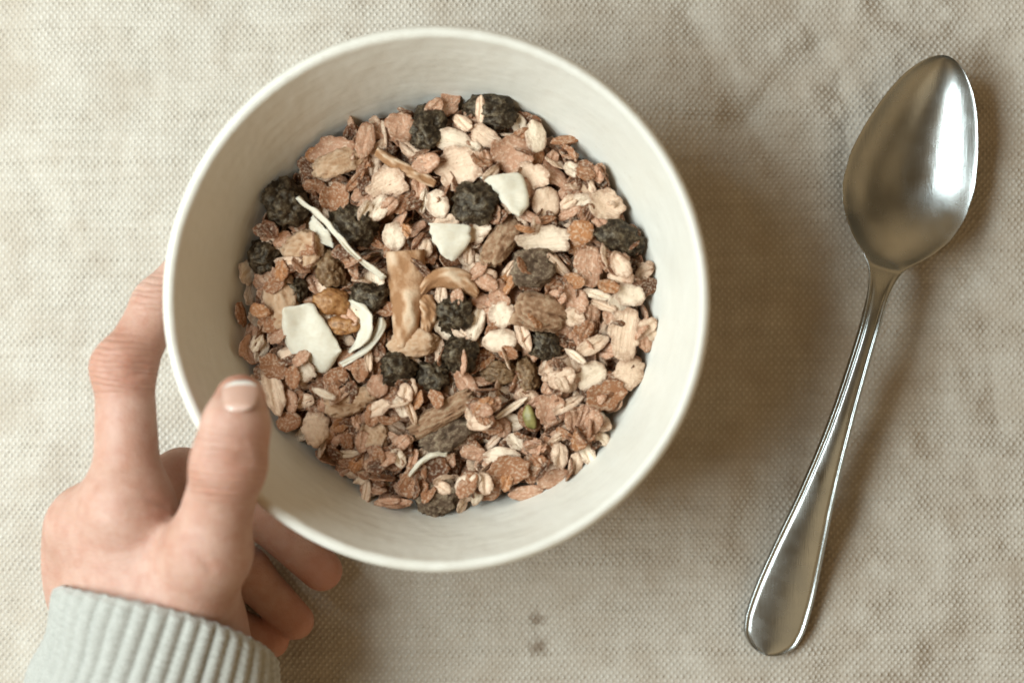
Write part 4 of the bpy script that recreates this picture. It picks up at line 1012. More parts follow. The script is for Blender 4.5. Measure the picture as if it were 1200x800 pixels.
LOW_FLAKES = [
 (18,-2009,-5149,3361,967,-208,-128,58), (11,-1750,4838,3202,640,426,-375,-515), (19,3998,3847,3553,218,-101,156,957), (7,-1976,-5287,3261,465,768,-337,280), (3,2429,714,3488,464,109,-36,877), (2,-1101,-2654,3520,743,15,15,-668),
 (18,2042,-2315,3459,694,465,186,515), (8,4677,-1882,3070,951,-9,58,300), (0,1656,-3008,3343,431,4,-773,-463), (10,5725,-309,3293,211,-756,365,-499), (14,-4249,2267,3269,379,-160,246,877), (20,-3548,-2491,3296,178,76,-47,979),
 (1,-5133,656,3169,166,-539,-823,53), (2,-4963,-1994,3213,176,931,23,-317), (20,-1991,5027,3110,774,64,-18,-628), (21,-1878,-393,3512,968,-22,59,240), (19,3038,-2357,3594,327,41,-27,-943), (12,-2588,1002,3686,808,-41,-273,-518),
 (13,-595,2631,3327,326,-35,-75,941), (18,4701,-349,3462,698,-181,-36,691), (17,-1577,4285,3328,923,-6,-52,379), (5,-2188,1188,3191,471,851,-23,227), (2,3590,-626,3385,147,-972,167,62), (1,433,3439,3474,499,590,-605,-189),
 (4,878,-3350,3326,754,201,113,613), (7,2445,-1349,3441,668,190,-102,-711), (5,755,1231,3377,984,89,11,-147), (6,3196,-3619,3514,956,96,-29,-272), (20,-974,2377,2858,186,-65,-37,-979), (5,870,-3221,3734,800,-88,108,-582),
 (21,1306,-2910,3940,987,-70,16,137), (12,-2908,-2605,3678,354,-131,-144,-914), (21,3944,-3773,3856,389,182,522,736), (20,4174,1731,3517,227,175,-66,955), (7,-5384,-467,2894,395,-114,-890,192), (8,4240,-3792,3464,207,583,767,-164),
 (0,5233,1869,3568,68,870,-461,153), (1,-367,-1352,3397,262,851,-386,-237), (11,5660,1027,3436,203,-886,-67,-408), (5,-949,3282,3420,298,19,-124,-945), (5,1159,694,3776,148,-6,111,-982), (19,2276,4273,3712,772,620,-128,-28),
 (21,-1251,-2867,3707,116,36,-530,-838), (21,1206,-2485,3854,25,-32,685,726), (4,-5218,-1051,3169,406,505,248,719), (7,1498,898,3210,555,-54,-234,795), (7,1380,2572,3618,872,65,-392,-283), (21,873,-4657,3300,751,-181,-42,-632),
 (20,5783,-813,3527,964,115,3,-234), (18,-956,-2425,3598,722,78,-20,-686), (18,942,-2879,3772,75,-127,-85,-984), (18,4951,720,3668,978,173,-56,-88), (12,2143,-2238,3528,443,-123,-122,879), (9,-3844,202,3146,29,11,450,891),
 (7,-3528,-2493,3282,724,41,-101,679), (18,574,-5248,3894,858,-52,-15,508), (16,3681,3305,3627,48,-64,-508,-856), (12,-4310,3384,2930,677,311,-168,644), (6,3112,-2406,3551,82,663,743,3), (20,709,-4087,3391,993,16,-22,-109),
 (19,-2203,1295,3113,7,44,-93,-994), (19,4454,3550,3454,625,85,-50,773), (20,-2398,-4735,3379,495,21,196,845), (6,4084,-3585,3730,573,385,-462,-555), (19,-4967,830,3456,174,-321,61,928), (9,4533,3597,3446,103,559,549,611),
 (13,-1160,-3223,3355,70,172,227,955), (15,-3801,2259,3172,346,-164,119,915), (18,4661,-2147,3555,980,-166,-100,27), (20,5094,804,3691,285,-74,-113,948), (21,-1439,-4555,3453,40,220,-49,-972), (18,2246,-3848,3580,851,488,-80,-173),
 (17,-2368,-5041,3298,152,80,-71,-982), (19,2603,-4101,3580,870,480,72,75), (20,3558,-4759,3616,527,329,-537,-569), (21,4934,1116,3767,576,224,103,778), (18,3457,-1071,3344,350,19,272,895), (8,-3213,1916,3336,944,120,-211,219),
 (8,38,3312,3388,557,-523,16,644), (6,-4082,1060,3327,52,-560,825,-33), (2,-587,4436,3430,447,153,-439,-763), (5,5019,-783,3492,883,263,156,-354), (7,199,-4701,3289,631,-14,179,-753), (11,-2925,-1168,3273,994,-1,-99,2),
 (0,-2468,-4414,3423,782,-29,52,619), (7,3367,2218,3410,992,47,24,102), (19,3708,3209,3551,863,-15,-26,502), (1,4684,-2723,3257,919,19,-149,-362), (9,-4449,-2991,3057,891,-383,104,-216), (1,675,-4902,3128,51,711,-699,47),
 (11,1663,-1509,3445,173,-218,-952,-116), (14,-1450,-1038,3276,103,-605,-683,394), (2,-1303,-4160,3437,903,256,-95,-329), (18,3516,4242,3442,662,-56,248,704), (21,1759,-1608,3592,417,376,531,633), (13,-3809,-2968,3311,473,-40,69,877),
 (18,2974,2370,3571,489,2,-70,868), (20,-3809,-2279,3269,972,189,12,128), (19,2423,3254,3613,581,180,287,739), (3,-286,3835,3474,641,390,-209,625), (15,3545,4246,3345,180,479,721,-465), (8,-3385,2712,3082,67,-260,-937,220),
 (12,-840,2842,3492,60,958,176,-213), (4,1093,-2759,3522,91,848,469,-226), (5,-3439,420,3364,198,-748,573,-266), (21,1553,-2364,3386,719,338,378,474), (18,-1998,-4068,3639,624,0,-86,-775), (12,1957,-4145,3426,975,-20,91,-196),
 (10,-1568,-4882,3309,715,211,85,-659), (20,-1620,-4302,3813,275,4,10,-960), (18,-2337,671,3607,53,63,542,835), (18,3051,-2026,3742,970,-113,-26,209), (18,1488,498,3696,977,-39,-80,-190), (11,3927,-2552,3447,397,-67,-180,896),
 (1,-4739,-1572,3031,79,338,79,933), (7,-441,3415,3338,813,496,-90,288), (19,5289,1084,3293,985,24,-68,-153), (19,-2739,-4472,3394,957,-8,7,286), (9,3044,4345,2996,604,-69,-64,790), (20,4218,-3423,3743,986,25,-47,149),
 (19,-1898,1182,3081,428,-25,-134,-892), (6,-1248,5207,3194,371,-56,265,-887), (3,-1960,-389,3448,112,196,-971,61), (7,17,-1501,3349,243,-820,-295,423), (12,-2637,4978,3174,703,367,-89,-601), (12,-1275,-3994,3573,431,33,-212,875),
 (21,3435,-2280,3748,951,-75,66,-290), (21,-5063,748,3346,902,-79,-111,-408), (7,509,-4254,3259,967,43,133,207), (19,-2009,-4571,3717,947,-17,-120,293), (10,4372,-1488,3273,327,-852,360,-190), (13,4670,2702,3362,342,456,296,-765),
 (5,-5040,302,3223,261,-934,41,235), (2,-2209,3777,3296,75,744,-603,-275), (14,939,-1112,3376,54,-23,898,-434), (0,-2251,1861,3368,16,983,100,-147), (20,-3395,-356,3514,991,80,-98,-24), (20,3122,-1942,3672,507,78,100,851),
 (20,154,-4823,3269,771,102,109,-617), (20,2194,2351,3556,581,-52,21,811), (21,4749,952,3586,181,245,413,857), (18,-1487,-5422,3173,920,-183,253,234), (13,-1139,3965,3059,107,639,754,100), (11,-4184,1108,3593,934,38,47,349),
 (20,3582,-1079,3322,888,139,-268,345), (18,-2003,1692,3374,994,62,78,-27), (20,4098,2391,3573,881,-50,251,-396), (18,3758,-1232,3440,880,104,-179,-426), (19,2574,-4488,3442,526,-114,-61,839), (21,1263,-4693,3364,201,122,-129,962),
 (18,-560,-2570,3332,826,24,46,559), (10,-712,-4425,3344,317,40,220,-920), (5,3532,-3938,3323,925,-2,52,-374), (11,3524,-1081,3322,172,-117,-93,973), (5,2067,1436,3087,920,32,-48,-386), (2,5252,528,3499,408,-872,254,-75),
 (9,-502,2293,2997,353,894,263,71), (1,1937,947,3118,757,55,-187,622), (11,5460,1453,3157,211,466,839,183), (6,-2572,-4772,3102,969,-196,-139,33), (2,3176,-2621,3414,33,-744,-665,-24), (20,795,4500,3597,443,-96,76,887),
 (18,-526,1690,3344,944,-61,-196,-255), (11,4368,-692,3309,763,-147,237,-582), (0,3253,3428,3122,981,170,-81,6), (2,-2779,225,3245,519,-786,-316,-104), (7,3305,515,3309,457,-35,879,125), (12,1573,-2380,3272,812,-369,132,-430),
 (3,-321,-3164,3481,118,73,983,-109), (8,-1127,-2852,3589,5,-104,-45,-993), (8,781,851,3416,391,-245,4,886), (6,1124,-3205,3826,924,158,-214,-271), (20,4930,1179,3714,147,25,11,-988), (18,-2393,-4448,3406,818,424,125,365),
 (19,-910,-4151,3054,364,45,87,925), (19,1211,-4707,3423,809,433,305,249), (1,-5111,39,2905,566,81,91,814), (14,2131,-1065,3154,583,-276,-25,-762), (2,2021,-861,3329,304,-206,230,900), (2,3662,-3507,3529,642,89,113,752),
 (8,-2326,3071,3343,76,-920,-313,221), (5,-2037,-1360,3313,169,477,859,-65), (3,-2490,-341,3628,59,637,766,-41), (12,378,-2342,3344,708,2,-375,-597), (11,3709,-1519,3452,140,793,-578,-124), (21,-1519,-5316,3075,851,156,-98,-490),
 (20,44,3126,3231,645,301,-396,-578), (21,626,5078,3433,985,-21,-107,129), (18,829,1830,3481,543,-129,-5,828), (11,-1908,1485,3153,44,112,55,-990), (6,-879,2795,3105,553,-541,-514,368), (5,150,5031,3098,212,964,-38,-151),
 (16,-1879,2099,2933,624,-235,29,-743), (10,-2825,3798,2991,250,-49,360,896), (2,-2315,1306,3459,0,-375,686,-622), (13,938,-1801,3407,69,372,-881,280), (18,2640,2432,3599,760,535,292,220), (6,-2555,626,3193,363,-41,78,926),
 (18,1117,-3642,3193,952,-37,200,223), (12,-1681,614,3429,734,-2,-36,677), (6,3847,2527,3488,878,-64,132,454), (16,3206,-1782,3783,585,45,-40,807), (1,5136,-1314,3202,31,661,-743,-92), (5,986,-3804,2991,987,31,-145,30),
 (5,3779,1118,3096,46,-217,972,69), (1,3273,2445,3351,505,14,-55,860), (1,-421,-2452,3234,951,43,218,-209), (13,3209,185,3468,100,546,-360,-749), (13,1942,4801,3450,784,-612,-50,-79), (14,1975,3763,3476,525,440,702,-188),
 (8,3011,-4275,3363,323,74,8,-943), (9,4540,-2275,3528,558,-85,26,824), (9,-4124,1279,3498,947,-81,-146,-270), (9,-3337,3840,3235,286,-828,-478,-41), (18,2234,-2630,3437,240,81,131,-957), (9,-2556,-12868,-99970,637,5,59,767),
 (19,948,1569,3245,186,-99,-166,962), (21,-2343,-3168,3301,866,-165,-91,-462), (7,843,-5092,3791,946,28,20,-321), (6,3529,-2233,3710,963,15,96,246), (11,-196,204,3622,997,52,21,-8), (19,-4551,-2368,3166,884,-89,31,457),
 (21,-1642,4314,3257,815,-74,-15,-573), (20,4613,-1308,3357,760,11,-27,-648), (5,-10421,-13245,-99881,725,-136,54,671), (18,-431,996,3288,611,175,-98,-765), (9,-2621,-2266,2901,15,364,929,52), (9,-2020,872,3166,216,-47,-128,-966),
 (5,5286,-1781,3349,88,-286,937,-178), (8,2377,-1529,3124,218,-7,-188,-957), (4,3863,3317,3229,245,208,-60,944), (2,3156,-1385,3210,784,-404,-171,-436), (6,5383,-364,3132,670,-199,317,-639), (6,3843,783,3344,81,302,53,-947),
 (0,-1167,-3612,3291,816,-197,49,-539), (20,4157,17159,-99970,889,-88,7,448), (9,-15948,-11177,-99970,172,31,-31,983), (21,-4961,1878,3441,915,141,117,-356), (19,3252,580,3382,57,8,-224,972), (1,-937,1870,2970,807,-110,-61,-576),
 (10,4468,3605,3493,570,352,125,-730), (19,-16323,-11198,-99905,996,-23,-44,-64), (18,-1163,-4196,3633,137,-147,53,-977), (12,-2836,528,3327,325,166,309,877), (20,-3447,-4279,2988,803,-324,-17,-498), (7,-2482,1495,3079,706,142,418,-552),
 (15,-402,3547,2957,546,-188,-125,806), (3,-1829,572,3367,975,51,22,-211), (4,1050,3726,3432,908,-69,160,-379), (16,43,-2670,3303,503,726,-461,73), (3,3573,-3177,3411,265,110,-46,956), (7,-3249,-672,3377,316,-732,599,-58),
 (19,456,5282,3186,909,27,178,373), (7,-9805,21593,-99970,954,-20,-67,-287), (20,-1166,-4005,3676,353,-8,209,-911), (19,3792,17323,-99970,869,-22,-143,471), (21,-5434,-13437,-99970,817,-16,-114,563), (10,-722,-3167,3394,108,95,-102,-983),
 (4,4350,874,2943,977,154,-98,104), (3,-4997,2349,2929,582,-181,392,-687), (5,-2494,790,3029,43,619,752,-218), (14,-2922,998,3117,103,22,984,-136), (4,-486,4046,3312,623,638,153,424), (11,-1276,2211,3067,363,-103,745,-548),
 (7,-2369,-1892,3338,215,137,963,-82), (11,3221,4450,2959,483,-692,520,-119), (13,2090,-5278,3206,87,-157,580,793), (2,4761,2217,3409,162,158,-964,-132), (8,-398,829,3183,381,-426,812,-111), (9,501,-4233,3250,39,112,-390,912),
 (2,2011,2902,3457,212,-90,72,970), (14,-1200,4665,3227,173,963,-61,-194), (12,3393,-897,3254,62,121,-215,966), (21,-2222,-4776,3266,28,278,103,954), (9,-3886,3625,3143,609,151,115,-769), (19,-2575,-4032,3405,639,203,-7,-740),
 (19,183,3097,3223,724,-29,2,688), (5,-3790,3534,3177,885,59,138,439), (18,3181,-2171,3847,170,-113,-46,977), (7,-3442,-3152,3313,743,155,-6,-649), (13,-2328,3212,3450,942,17,19,331), (12,9822,3268,-99970,836,-91,84,-532),
 (8,-3778,-3437,3257,217,970,-2,104), (10,-1069,5451,3007,783,514,167,-304), (0,3089,1132,3244,870,-207,-178,-407), (7,-4603,-961,3111,130,967,-173,130), (0,-1864,1641,3145,960,62,-259,80), (10,92,-2128,3175,532,-370,-354,672),
 (15,-972,-1816,3350,286,-945,-150,26), (2,2589,2478,3310,710,68,123,688), (7,-1735,-444,3192,928,26,116,-349), (3,-3759,-1919,3309,80,-292,948,84), (8,-1457,-4559,3421,878,203,-379,204), (2,2094,-2179,3458,195,-677,687,-172),
 (1,-1517,3763,3368,279,856,427,-66), (7,4240,2546,3464,394,-803,-345,280), (2,666,-5351,3339,939,66,-96,320), (11,-2408,-942,3448,120,-426,-892,77), (12,1746,5169,3364,849,311,94,415), (16,-655,-3051,3388,860,441,-144,-206),
 (18,-589,1910,3028,953,-123,-10,-273), (16,809,5193,3461,541,42,-17,-839), (21,-2162,-5178,3309,819,-200,69,532), (18,-3955,-13077,-99970,734,9,71,674), (3,-1041,4126,2796,793,75,138,588), (3,2738,-1952,2980,153,487,839,184),
 (8,-1289,-4820,2936,26,117,394,910), (1,874,-1783,3184,155,-4,194,968), (9,4218,-536,3086,92,925,359,69), (13,-1351,-5183,3044,101,989,-96,25), (15,3992,172,3292,119,-66,976,163), (10,-2904,3336,3167,39,-33,-996,65),
 (12,-3099,-1755,3203,739,-156,-327,-566), (15,-2353,4657,3281,391,-205,-62,-894), (6,-2612,-2295,3273,633,-557,491,-214), (7,3126,-1148,3328,356,891,-250,121), (13,-349,3043,3295,187,-517,-6,834), (3,970,680,3482,190,-913,148,-327),
 (3,1239,4506,3507,187,267,-926,185), (10,-1519,-4801,3302,192,272,159,-928), (5,-9500,21364,-99970,839,442,143,281), (18,2021,5036,3252,697,77,-49,-710), (21,3204,-4698,3329,819,74,-171,-541), (20,4016,-2601,3390,989,-28,61,122),
 (12,-1950,-1352,3402,947,85,16,307), (20,-3660,-2949,3241,53,76,-336,936), (21,4919,16369,-99970,926,75,-107,-352), (11,638,2223,3592,542,49,39,-837), (16,-2456,722,3226,210,-1,67,974), (16,745,-5342,3815,416,-126,-117,892),
 (5,-792,3373,3438,958,175,-28,221), (18,-19350,-8329,-99970,752,-60,-77,651), (11,2869,4493,2913,785,464,-111,-391), (14,4748,-2862,3028,468,165,-372,-783), (1,-2423,-1077,2968,801,-91,146,572), (15,-2185,-2158,3144,638,-154,-70,750),
 (6,1151,-2445,3078,36,84,993,61), (1,2867,27,3318,241,405,-671,-571), (4,-679,-4565,3191,510,172,-170,824), (6,3658,-2695,3221,135,-417,891,112), (9,-3652,1042,3228,733,211,10,-645), (6,386,-1745,3456,426,98,66,-896),
 (17,3354,4571,3269,76,-32,-539,837), (9,1338,3789,3517,235,119,-963,-25), (18,-10436,21252,-99970,768,365,199,485), (20,-1833,2918,3468,903,-173,-146,-361), (19,934,51,3448,356,48,114,-925), (17,-1133,-4273,3541,304,-94,31,946),
 (19,-91,1033,3186,854,61,-18,-515), (18,-858,4326,3426,785,-244,102,559), (19,2057,-3105,3099,827,75,-44,-553), (13,3749,-3607,3627,992,52,88,-57), (17,2396,-4145,3436,829,-107,-1,-546), (8,-4840,1689,3384,241,106,-12,964),
 (18,-2351,-12825,-99956,515,13,207,831), (21,-367,4431,2864,878,47,-8,473), (2,-4885,2035,3062,502,-600,-585,209), (8,2902,-2676,3020,59,-27,360,929), (6,256,951,2935,46,-126,964,226), (10,1650,4591,3020,628,436,158,623),
 (15,4243,809,3240,856,-90,104,496), (10,696,-4005,3133,494,-844,-194,62), (0,-3334,3503,2940,109,401,904,-85), (13,692,211,3076,180,-959,165,-140), (13,2492,-1090,3207,85,-542,-802,232), (14,2766,3131,3422,322,-23,-26,945),
 (13,-3906,-2889,3158,8,150,-984,88), (12,2783,-1942,3280,676,338,310,575), (9,3614,513,3366,407,409,765,284), (1,-4907,-190,3440,19,-723,689,-23), (18,-843,4043,3129,641,-22,89,760), (21,-1874,-4795,3212,376,254,445,771),
 (19,4360,-3267,3370,902,-104,-18,-415), (10,1306,3679,3632,425,228,-368,-794), (12,3073,-2141,3566,701,-140,-169,-678), (17,-3808,-2080,3328,521,-12,69,-849), (9,-1138,2907,3387,68,-22,22,996), (19,-2398,-5012,3000,901,4,-95,422),
 (19,-2180,-3302,3429,365,162,-106,-909), (21,33,350,3553,759,71,95,638), (10,1138,-2901,3983,997,56,3,41), (18,4167,1653,3478,697,49,49,712), (9,-4344,-2269,3122,428,-30,-221,-874), (19,-2627,1273,3626,161,-177,134,961),
 (16,138,-4445,3423,682,564,152,438), (16,4392,-675,3272,494,106,-36,861), (19,4749,16276,-99859,511,51,-68,854), (4,3957,378,2911,719,134,-118,670), (5,3465,3909,2891,202,-915,-348,5), (9,-796,2606,2720,41,874,-474,-94),
 (3,120,2697,2771,31,90,-79,-991), (6,3708,1257,2911,60,-340,907,237), (14,2812,566,3064,652,110,-365,-654), (8,-4000,3532,2959,116,-681,-619,-370), (6,1758,4825,2847,139,-925,-343,69), (0,-3703,-2782,2962,140,-547,-810,-150),
 (11,3188,4139,3079,75,21,927,-364), (4,-3918,-227,3194,734,18,-408,-541), (0,-2727,22,3269,866,335,238,-283), (7,-3084,-3942,3108,56,776,-594,200), (4,-3062,-2675,3173,286,209,98,929), (11,2649,4556,3063,270,-872,398,-86),
 (8,4638,-1349,3290,170,-926,54,-329), (10,-3394,1500,3055,229,-940,-215,-125), (0,892,5192,3407,13,425,904,12), (7,-106,2244,3352,158,-686,-704,-83), (10,754,1225,3258,481,-459,710,-228), (14,443,-1179,3513,243,-323,898,167),
 (0,-3045,-2941,3449,20,718,694,22), (18,-15126,19323,-99970,678,-55,-33,731), (19,-2497,-3815,3399,662,-107,-161,723), (5,-18771,-9238,-99970,572,387,448,565), (20,-2058,-5265,3310,412,-24,-207,-886), (11,-1602,-2974,3232,937,35,-35,344),
 (20,1246,-3552,3159,675,130,22,724), (10,-5653,-12996,-99970,784,-109,0,609), (16,-12429,20733,-99970,994,3,-84,-47), (17,-16308,-10957,-99898,956,66,-38,-281), (2,3514,1797,2820,78,109,-48,-989), (4,11,5268,2866,653,144,116,-733),
 (3,-17,4277,3036,597,-453,-169,639), (10,-2528,4915,2946,361,-432,-802,-195), (3,-2722,3159,2977,874,6,-154,-458), (6,-369,-1616,3006,335,339,-872,104), (0,571,4892,3215,965,130,139,173), (17,-1380,4431,2749,77,562,-818,-82),
 (14,2536,228,3169,577,198,14,-791), (14,1252,2035,3036,684,-220,1,-694), (12,3122,-3404,3060,507,823,244,-63), (4,-1151,-1454,3023,294,41,135,944), (4,3790,159,3030,970,118,-123,165), (5,916,-562,3046,205,645,731,-76),
 (14,1217,-945,3110,167,-711,625,-272), (4,2191,-4689,3181,73,392,916,-1), (1,2371,-2262,3173,38,-522,826,204), (5,311,3051,3206,986,1,-8,-161), (10,-1377,4491,3102,617,526,470,346), (14,-135,1231,3117,59,-574,814,-49),
 (14,-2963,-3379,3247,182,-520,-833,-20), (2,893,-342,3392,772,16,156,615), (16,-3677,476,3040,458,-277,-835,-124), (11,-1660,3386,3304,501,-197,140,830), (13,-4896,-721,3166,196,769,602,-70), (8,-86,-775,3217,969,129,-11,-207),
 (6,-2807,-2409,3304,325,-264,-725,545), (10,5150,-1580,3454,154,426,886,-94), (11,-4665,2029,3172,643,487,538,240), (1,170,223,3442,376,122,-38,917), (0,1996,-4098,3382,70,85,-85,989), (10,675,2170,3543,767,-180,-230,570),
 (19,-797,-3955,3087,822,541,-112,-128), (18,-2608,-3185,3320,63,-24,-25,-996), (19,-4039,-2128,3252,949,-35,32,-308), (21,403,-5219,3366,897,4,-39,-437), (20,3801,-3179,3608,974,-53,164,142), (21,-16405,-10919,-99970,758,-14,-54,648),
 (13,996,-5378,3508,564,39,139,-812), (8,-10923,-13065,-99970,600,38,-11,-798), (6,-1526,2864,3380,497,44,-152,-852), (13,3491,2831,3454,617,-57,104,-777), (11,2952,-4836,3257,989,139,9,25), (18,-2765,1413,3710,773,288,204,526),
 (7,990,-4297,2809,2,160,985,-36), (2,-1738,-621,2785,922,-22,-213,-319), (12,-3898,-3134,2730,2,-994,48,91), (1,5648,447,3153,728,-251,-413,485), (15,-1608,-3374,3112,150,912,-376,59), (4,-707,1715,3154,416,878,220,68),
 (9,-104,3039,2848,225,523,820,-36), (6,-850,-4002,3017,88,-995,-26,-18), (2,496,-2012,3039,121,-150,975,-99), (5,-3809,-3411,2841,146,-196,-967,-52), (2,893,2056,3214,807,-43,-283,-515), (12,4590,-2034,3302,933,-23,-97,-343),
 (2,2014,1971,3146,131,330,-787,-502), (11,1822,1626,3265,34,942,326,61), (0,3353,2902,3175,44,778,-603,-162), (9,-2051,-2666,3261,512,86,-255,814), (12,4847,2890,3164,734,468,-292,-393), (5,1339,-2894,3118,138,-369,-889,-227),
 (13,-3454,2562,2939,606,-168,-80,-772), (7,-640,-4771,3353,237,-283,-926,-70), (5,-3109,655,3321,157,938,163,259), (16,1952,-2681,3130,19,-46,-346,936), (13,5215,1661,3245,41,-904,341,-251), (6,2807,2430,3515,4,-565,-824,-3),
 (7,294,2228,3200,726,14,-109,677), (11,-4638,1034,3056,336,52,570,747), (6,-304,-1842,3308,809,-315,141,-475), (10,-2839,-4361,3211,401,263,-449,-753), (9,-1200,-2926,3221,155,-255,-930,-211), (7,2483,-468,3615,414,84,53,904),
 (13,-1389,3777,3102,910,223,-299,-176), (5,2983,-526,3444,83,-847,496,-168), (13,-3324,2850,3230,484,77,272,827), (13,-419,445,3264,317,-834,336,-299), (11,2995,1379,3328,184,309,932,6), (19,998,-5043,3617,875,-237,103,-406),
 (19,-5913,21660,-99970,375,202,-431,-794), (19,1185,-3605,3099,840,-88,-115,520), (18,-2860,-4513,3339,315,118,-244,908), (20,-5125,-789,3047,833,156,416,326), (13,3477,2666,3442,916,-68,-77,-386), (18,3836,-3970,3712,180,137,-92,-969),
 (18,-1098,3499,3224,974,-28,17,218), (21,-10513,-13349,-99970,870,-7,-67,-486), (13,3511,-4316,3171,220,-87,-191,-952), (18,-2786,-3723,3395,401,-67,-29,-912), (20,4711,16463,-99964,223,-118,87,963), (6,3776,16678,-99970,956,42,236,162),
 (6,-3800,-2448,2791,527,-192,155,-812), (1,-912,-1895,2805,963,-19,-141,222), (10,1238,-992,2869,629,-21,-148,762), (9,4493,3184,3151,473,-707,338,-400), (14,-4548,-3223,2997,95,-349,-247,-898), (13,963,-1013,2848,669,141,363,632),
 (6,4749,-804,2869,128,950,277,56), (2,-3889,-81,2700,932,43,-4,-356), (8,-1606,4893,2753,941,102,45,317), (5,5214,728,3255,497,213,-135,829), (10,-402,4447,2779,545,105,-108,-823), (5,-4386,2448,2799,158,719,660,-142),
 (9,-1824,-1359,3009,110,-489,-857,111), (7,4655,-26,3250,3,-725,633,-268), (9,-3832,872,2916,860,-85,-43,499), (8,1758,-1465,2963,80,925,-367,32), (11,1831,4524,3087,609,461,254,591), (7,-3714,-3800,3137,368,-54,73,924),
 (7,3873,3747,3082,112,-481,-868,23), (1,-5381,-1078,2947,136,-682,-614,370), (0,648,-1102,3005,1,-615,754,-228), (1,-2250,-3855,3004,104,-187,-956,-197), (11,1482,2907,2874,42,288,878,-377), (13,-2620,3709,2825,125,-885,368,-254),
 (7,3800,-3228,3113,185,792,570,104), (13,-2842,2930,3162,107,154,974,-122), (4,-4297,1501,3010,810,122,49,-570), (8,-2554,-607,3197,604,-122,-172,767), (11,-2963,692,3029,226,623,646,-377), (5,-654,2802,3067,482,-495,-485,534),
 (3,-3091,1933,3156,189,220,185,-938), (10,503,5343,3082,229,-208,-26,-949), (16,-1109,1981,2974,932,-187,191,240), (13,-3909,3140,2995,166,-222,-955,90), (11,-1667,4254,2989,186,405,-878,-168), (12,-577,-289,3229,304,-144,350,-873),
 (2,-1749,-1808,3241,479,-42,-56,-874), (10,-3081,3860,2743,460,110,212,854), (5,1580,-3865,3071,792,-220,-34,567), (0,3687,1820,3335,953,271,92,-87), (9,4296,-2707,3365,110,709,694,38), (13,1088,1544,3236,28,-102,67,991),
 (7,4027,2830,3426,222,-897,-352,144), (14,-2628,-3700,3333,33,726,668,154), (14,-199,-4719,3277,186,866,-262,-381), (10,-4094,864,3099,598,-185,288,-723), (9,1118,837,3342,282,494,796,201), (20,765,1826,3385,946,-60,-196,-247),
 (18,1032,580,3589,256,-146,-250,921), (18,1149,-5162,3356,376,-15,-47,-924), (20,-2552,-3205,3279,965,-11,179,188), (20,4587,-1279,3342,341,-64,-118,929), (21,862,-3076,3698,917,-6,26,-396), (21,3079,-3835,3283,986,95,-36,125),
 (19,4157,-3684,3446,893,1,-70,-442), (21,1043,-3174,3776,293,-105,-53,948), (20,68,5533,3059,673,437,197,562), (5,1752,582,3583,282,72,-162,-942), (17,5197,1142,3309,850,103,-12,515), (20,8966,3843,-99970,453,434,-384,-676),
 (9,3621,-4387,3196,368,-208,27,905), (10,4044,2994,3539,768,-56,58,-634), (18,4304,-3675,3544,467,322,-535,-625), (21,-6637,21333,-99970,220,-5,37,-974), (11,4106,-3500,3703,722,-52,92,682), (19,-2391,-1237,3084,771,252,-253,-526),
 (21,4711,16108,-99970,360,133,98,-917), (16,3728,-854,2849,883,-56,30,463), (0,-2752,1324,2696,889,26,14,455), (16,3258,-3836,2843,58,186,-949,245), (12,-3663,-970,2710,528,-22,-72,845), (2,-1675,-1297,2751,12,-716,-696,36),
 (5,-2442,-2525,2729,60,84,991,-69), (11,-3103,-129,2693,117,-992,10,-31), (8,-3750,2296,2726,1,968,-247,0), (10,-1078,-1119,2711,32,658,-746,90), (10,-1372,-593,2693,24,565,823,-23), (1,-625,-1557,2731,28,-160,986,22),
 (13,3329,-1833,2819,11,-464,-885,4), (7,-1117,1998,2751,617,72,38,782), (8,3118,-2154,2882,22,-113,-33,992), (2,-2129,-4648,2744,386,-65,104,913), (1,3113,3188,2843,43,-165,984,15), (4,-5078,952,2747,973,34,145,-168),
 (1,-851,26,2678,840,-46,-55,536), (8,2769,-672,2789,533,63,-67,-840), (6,2910,-3575,2818,25,963,265,15), (4,-1972,-3311,2756,15,12,998,-26), (3,2122,-4353,2858,188,10,122,974), (7,-2306,2731,2736,25,-327,-943,32),
 (6,4304,-2550,2850,9,737,-674,3), (2,3186,502,2815,831,49,-13,552), (10,-356,-5531,3012,834,-136,369,384), (15,-1454,1428,2707,31,747,-662,5), (4,2001,1053,2750,341,-22,-9,939), (7,3211,2446,2862,209,22,65,975),
 (9,-3540,3626,2715,79,993,42,-57), (10,4060,-1154,2845,29,6,-143,988), (12,-738,-5196,2795,46,994,-83,37), (9,825,4031,2785,398,-51,13,-915), (3,-261,1403,2882,195,18,-975,-90), (7,-2736,-3189,2750,852,-16,-49,-519),
 (2,903,-2948,2814,14,-985,-163,14), (4,-2551,-1697,2702,559,-57,10,-826), (8,2580,174,2795,10,-573,-818,11), (8,4179,1667,2885,76,424,898,-77), (10,3560,-2888,2915,813,89,135,-558), (8,-1833,-1820,2786,277,52,-133,949),
 (13,1657,-929,2821,255,-956,-48,-130), (10,1870,2874,2797,84,-933,-343,-62), (6,3377,-1491,2958,472,-74,319,817), (7,3675,3446,2919,3,981,-151,-113), (9,-714,-748,2758,8,-889,426,161), (8,-1438,22,2742,110,201,968,-92),
 (1,4520,-1600,2850,708,44,10,-703), (13,1696,-1476,2767,21,6,98,994), (8,-380,1847,2727,215,20,16,-975), (1,-3169,-2575,2718,868,-85,-74,481), (10,895,-3651,2783,449,-46,-101,885), (12,-3008,3168,2732,39,24,28,998),
 (9,3986,-1821,2884,59,941,303,129), (14,-1793,3098,2728,656,-17,23,753), (12,-3278,-1825,2760,213,-516,809,-176), (16,1300,-3817,2818,95,823,-526,-189), (0,1827,-523,2763,235,4,-38,970), (11,-4131,-2282,2715,661,67,102,739),
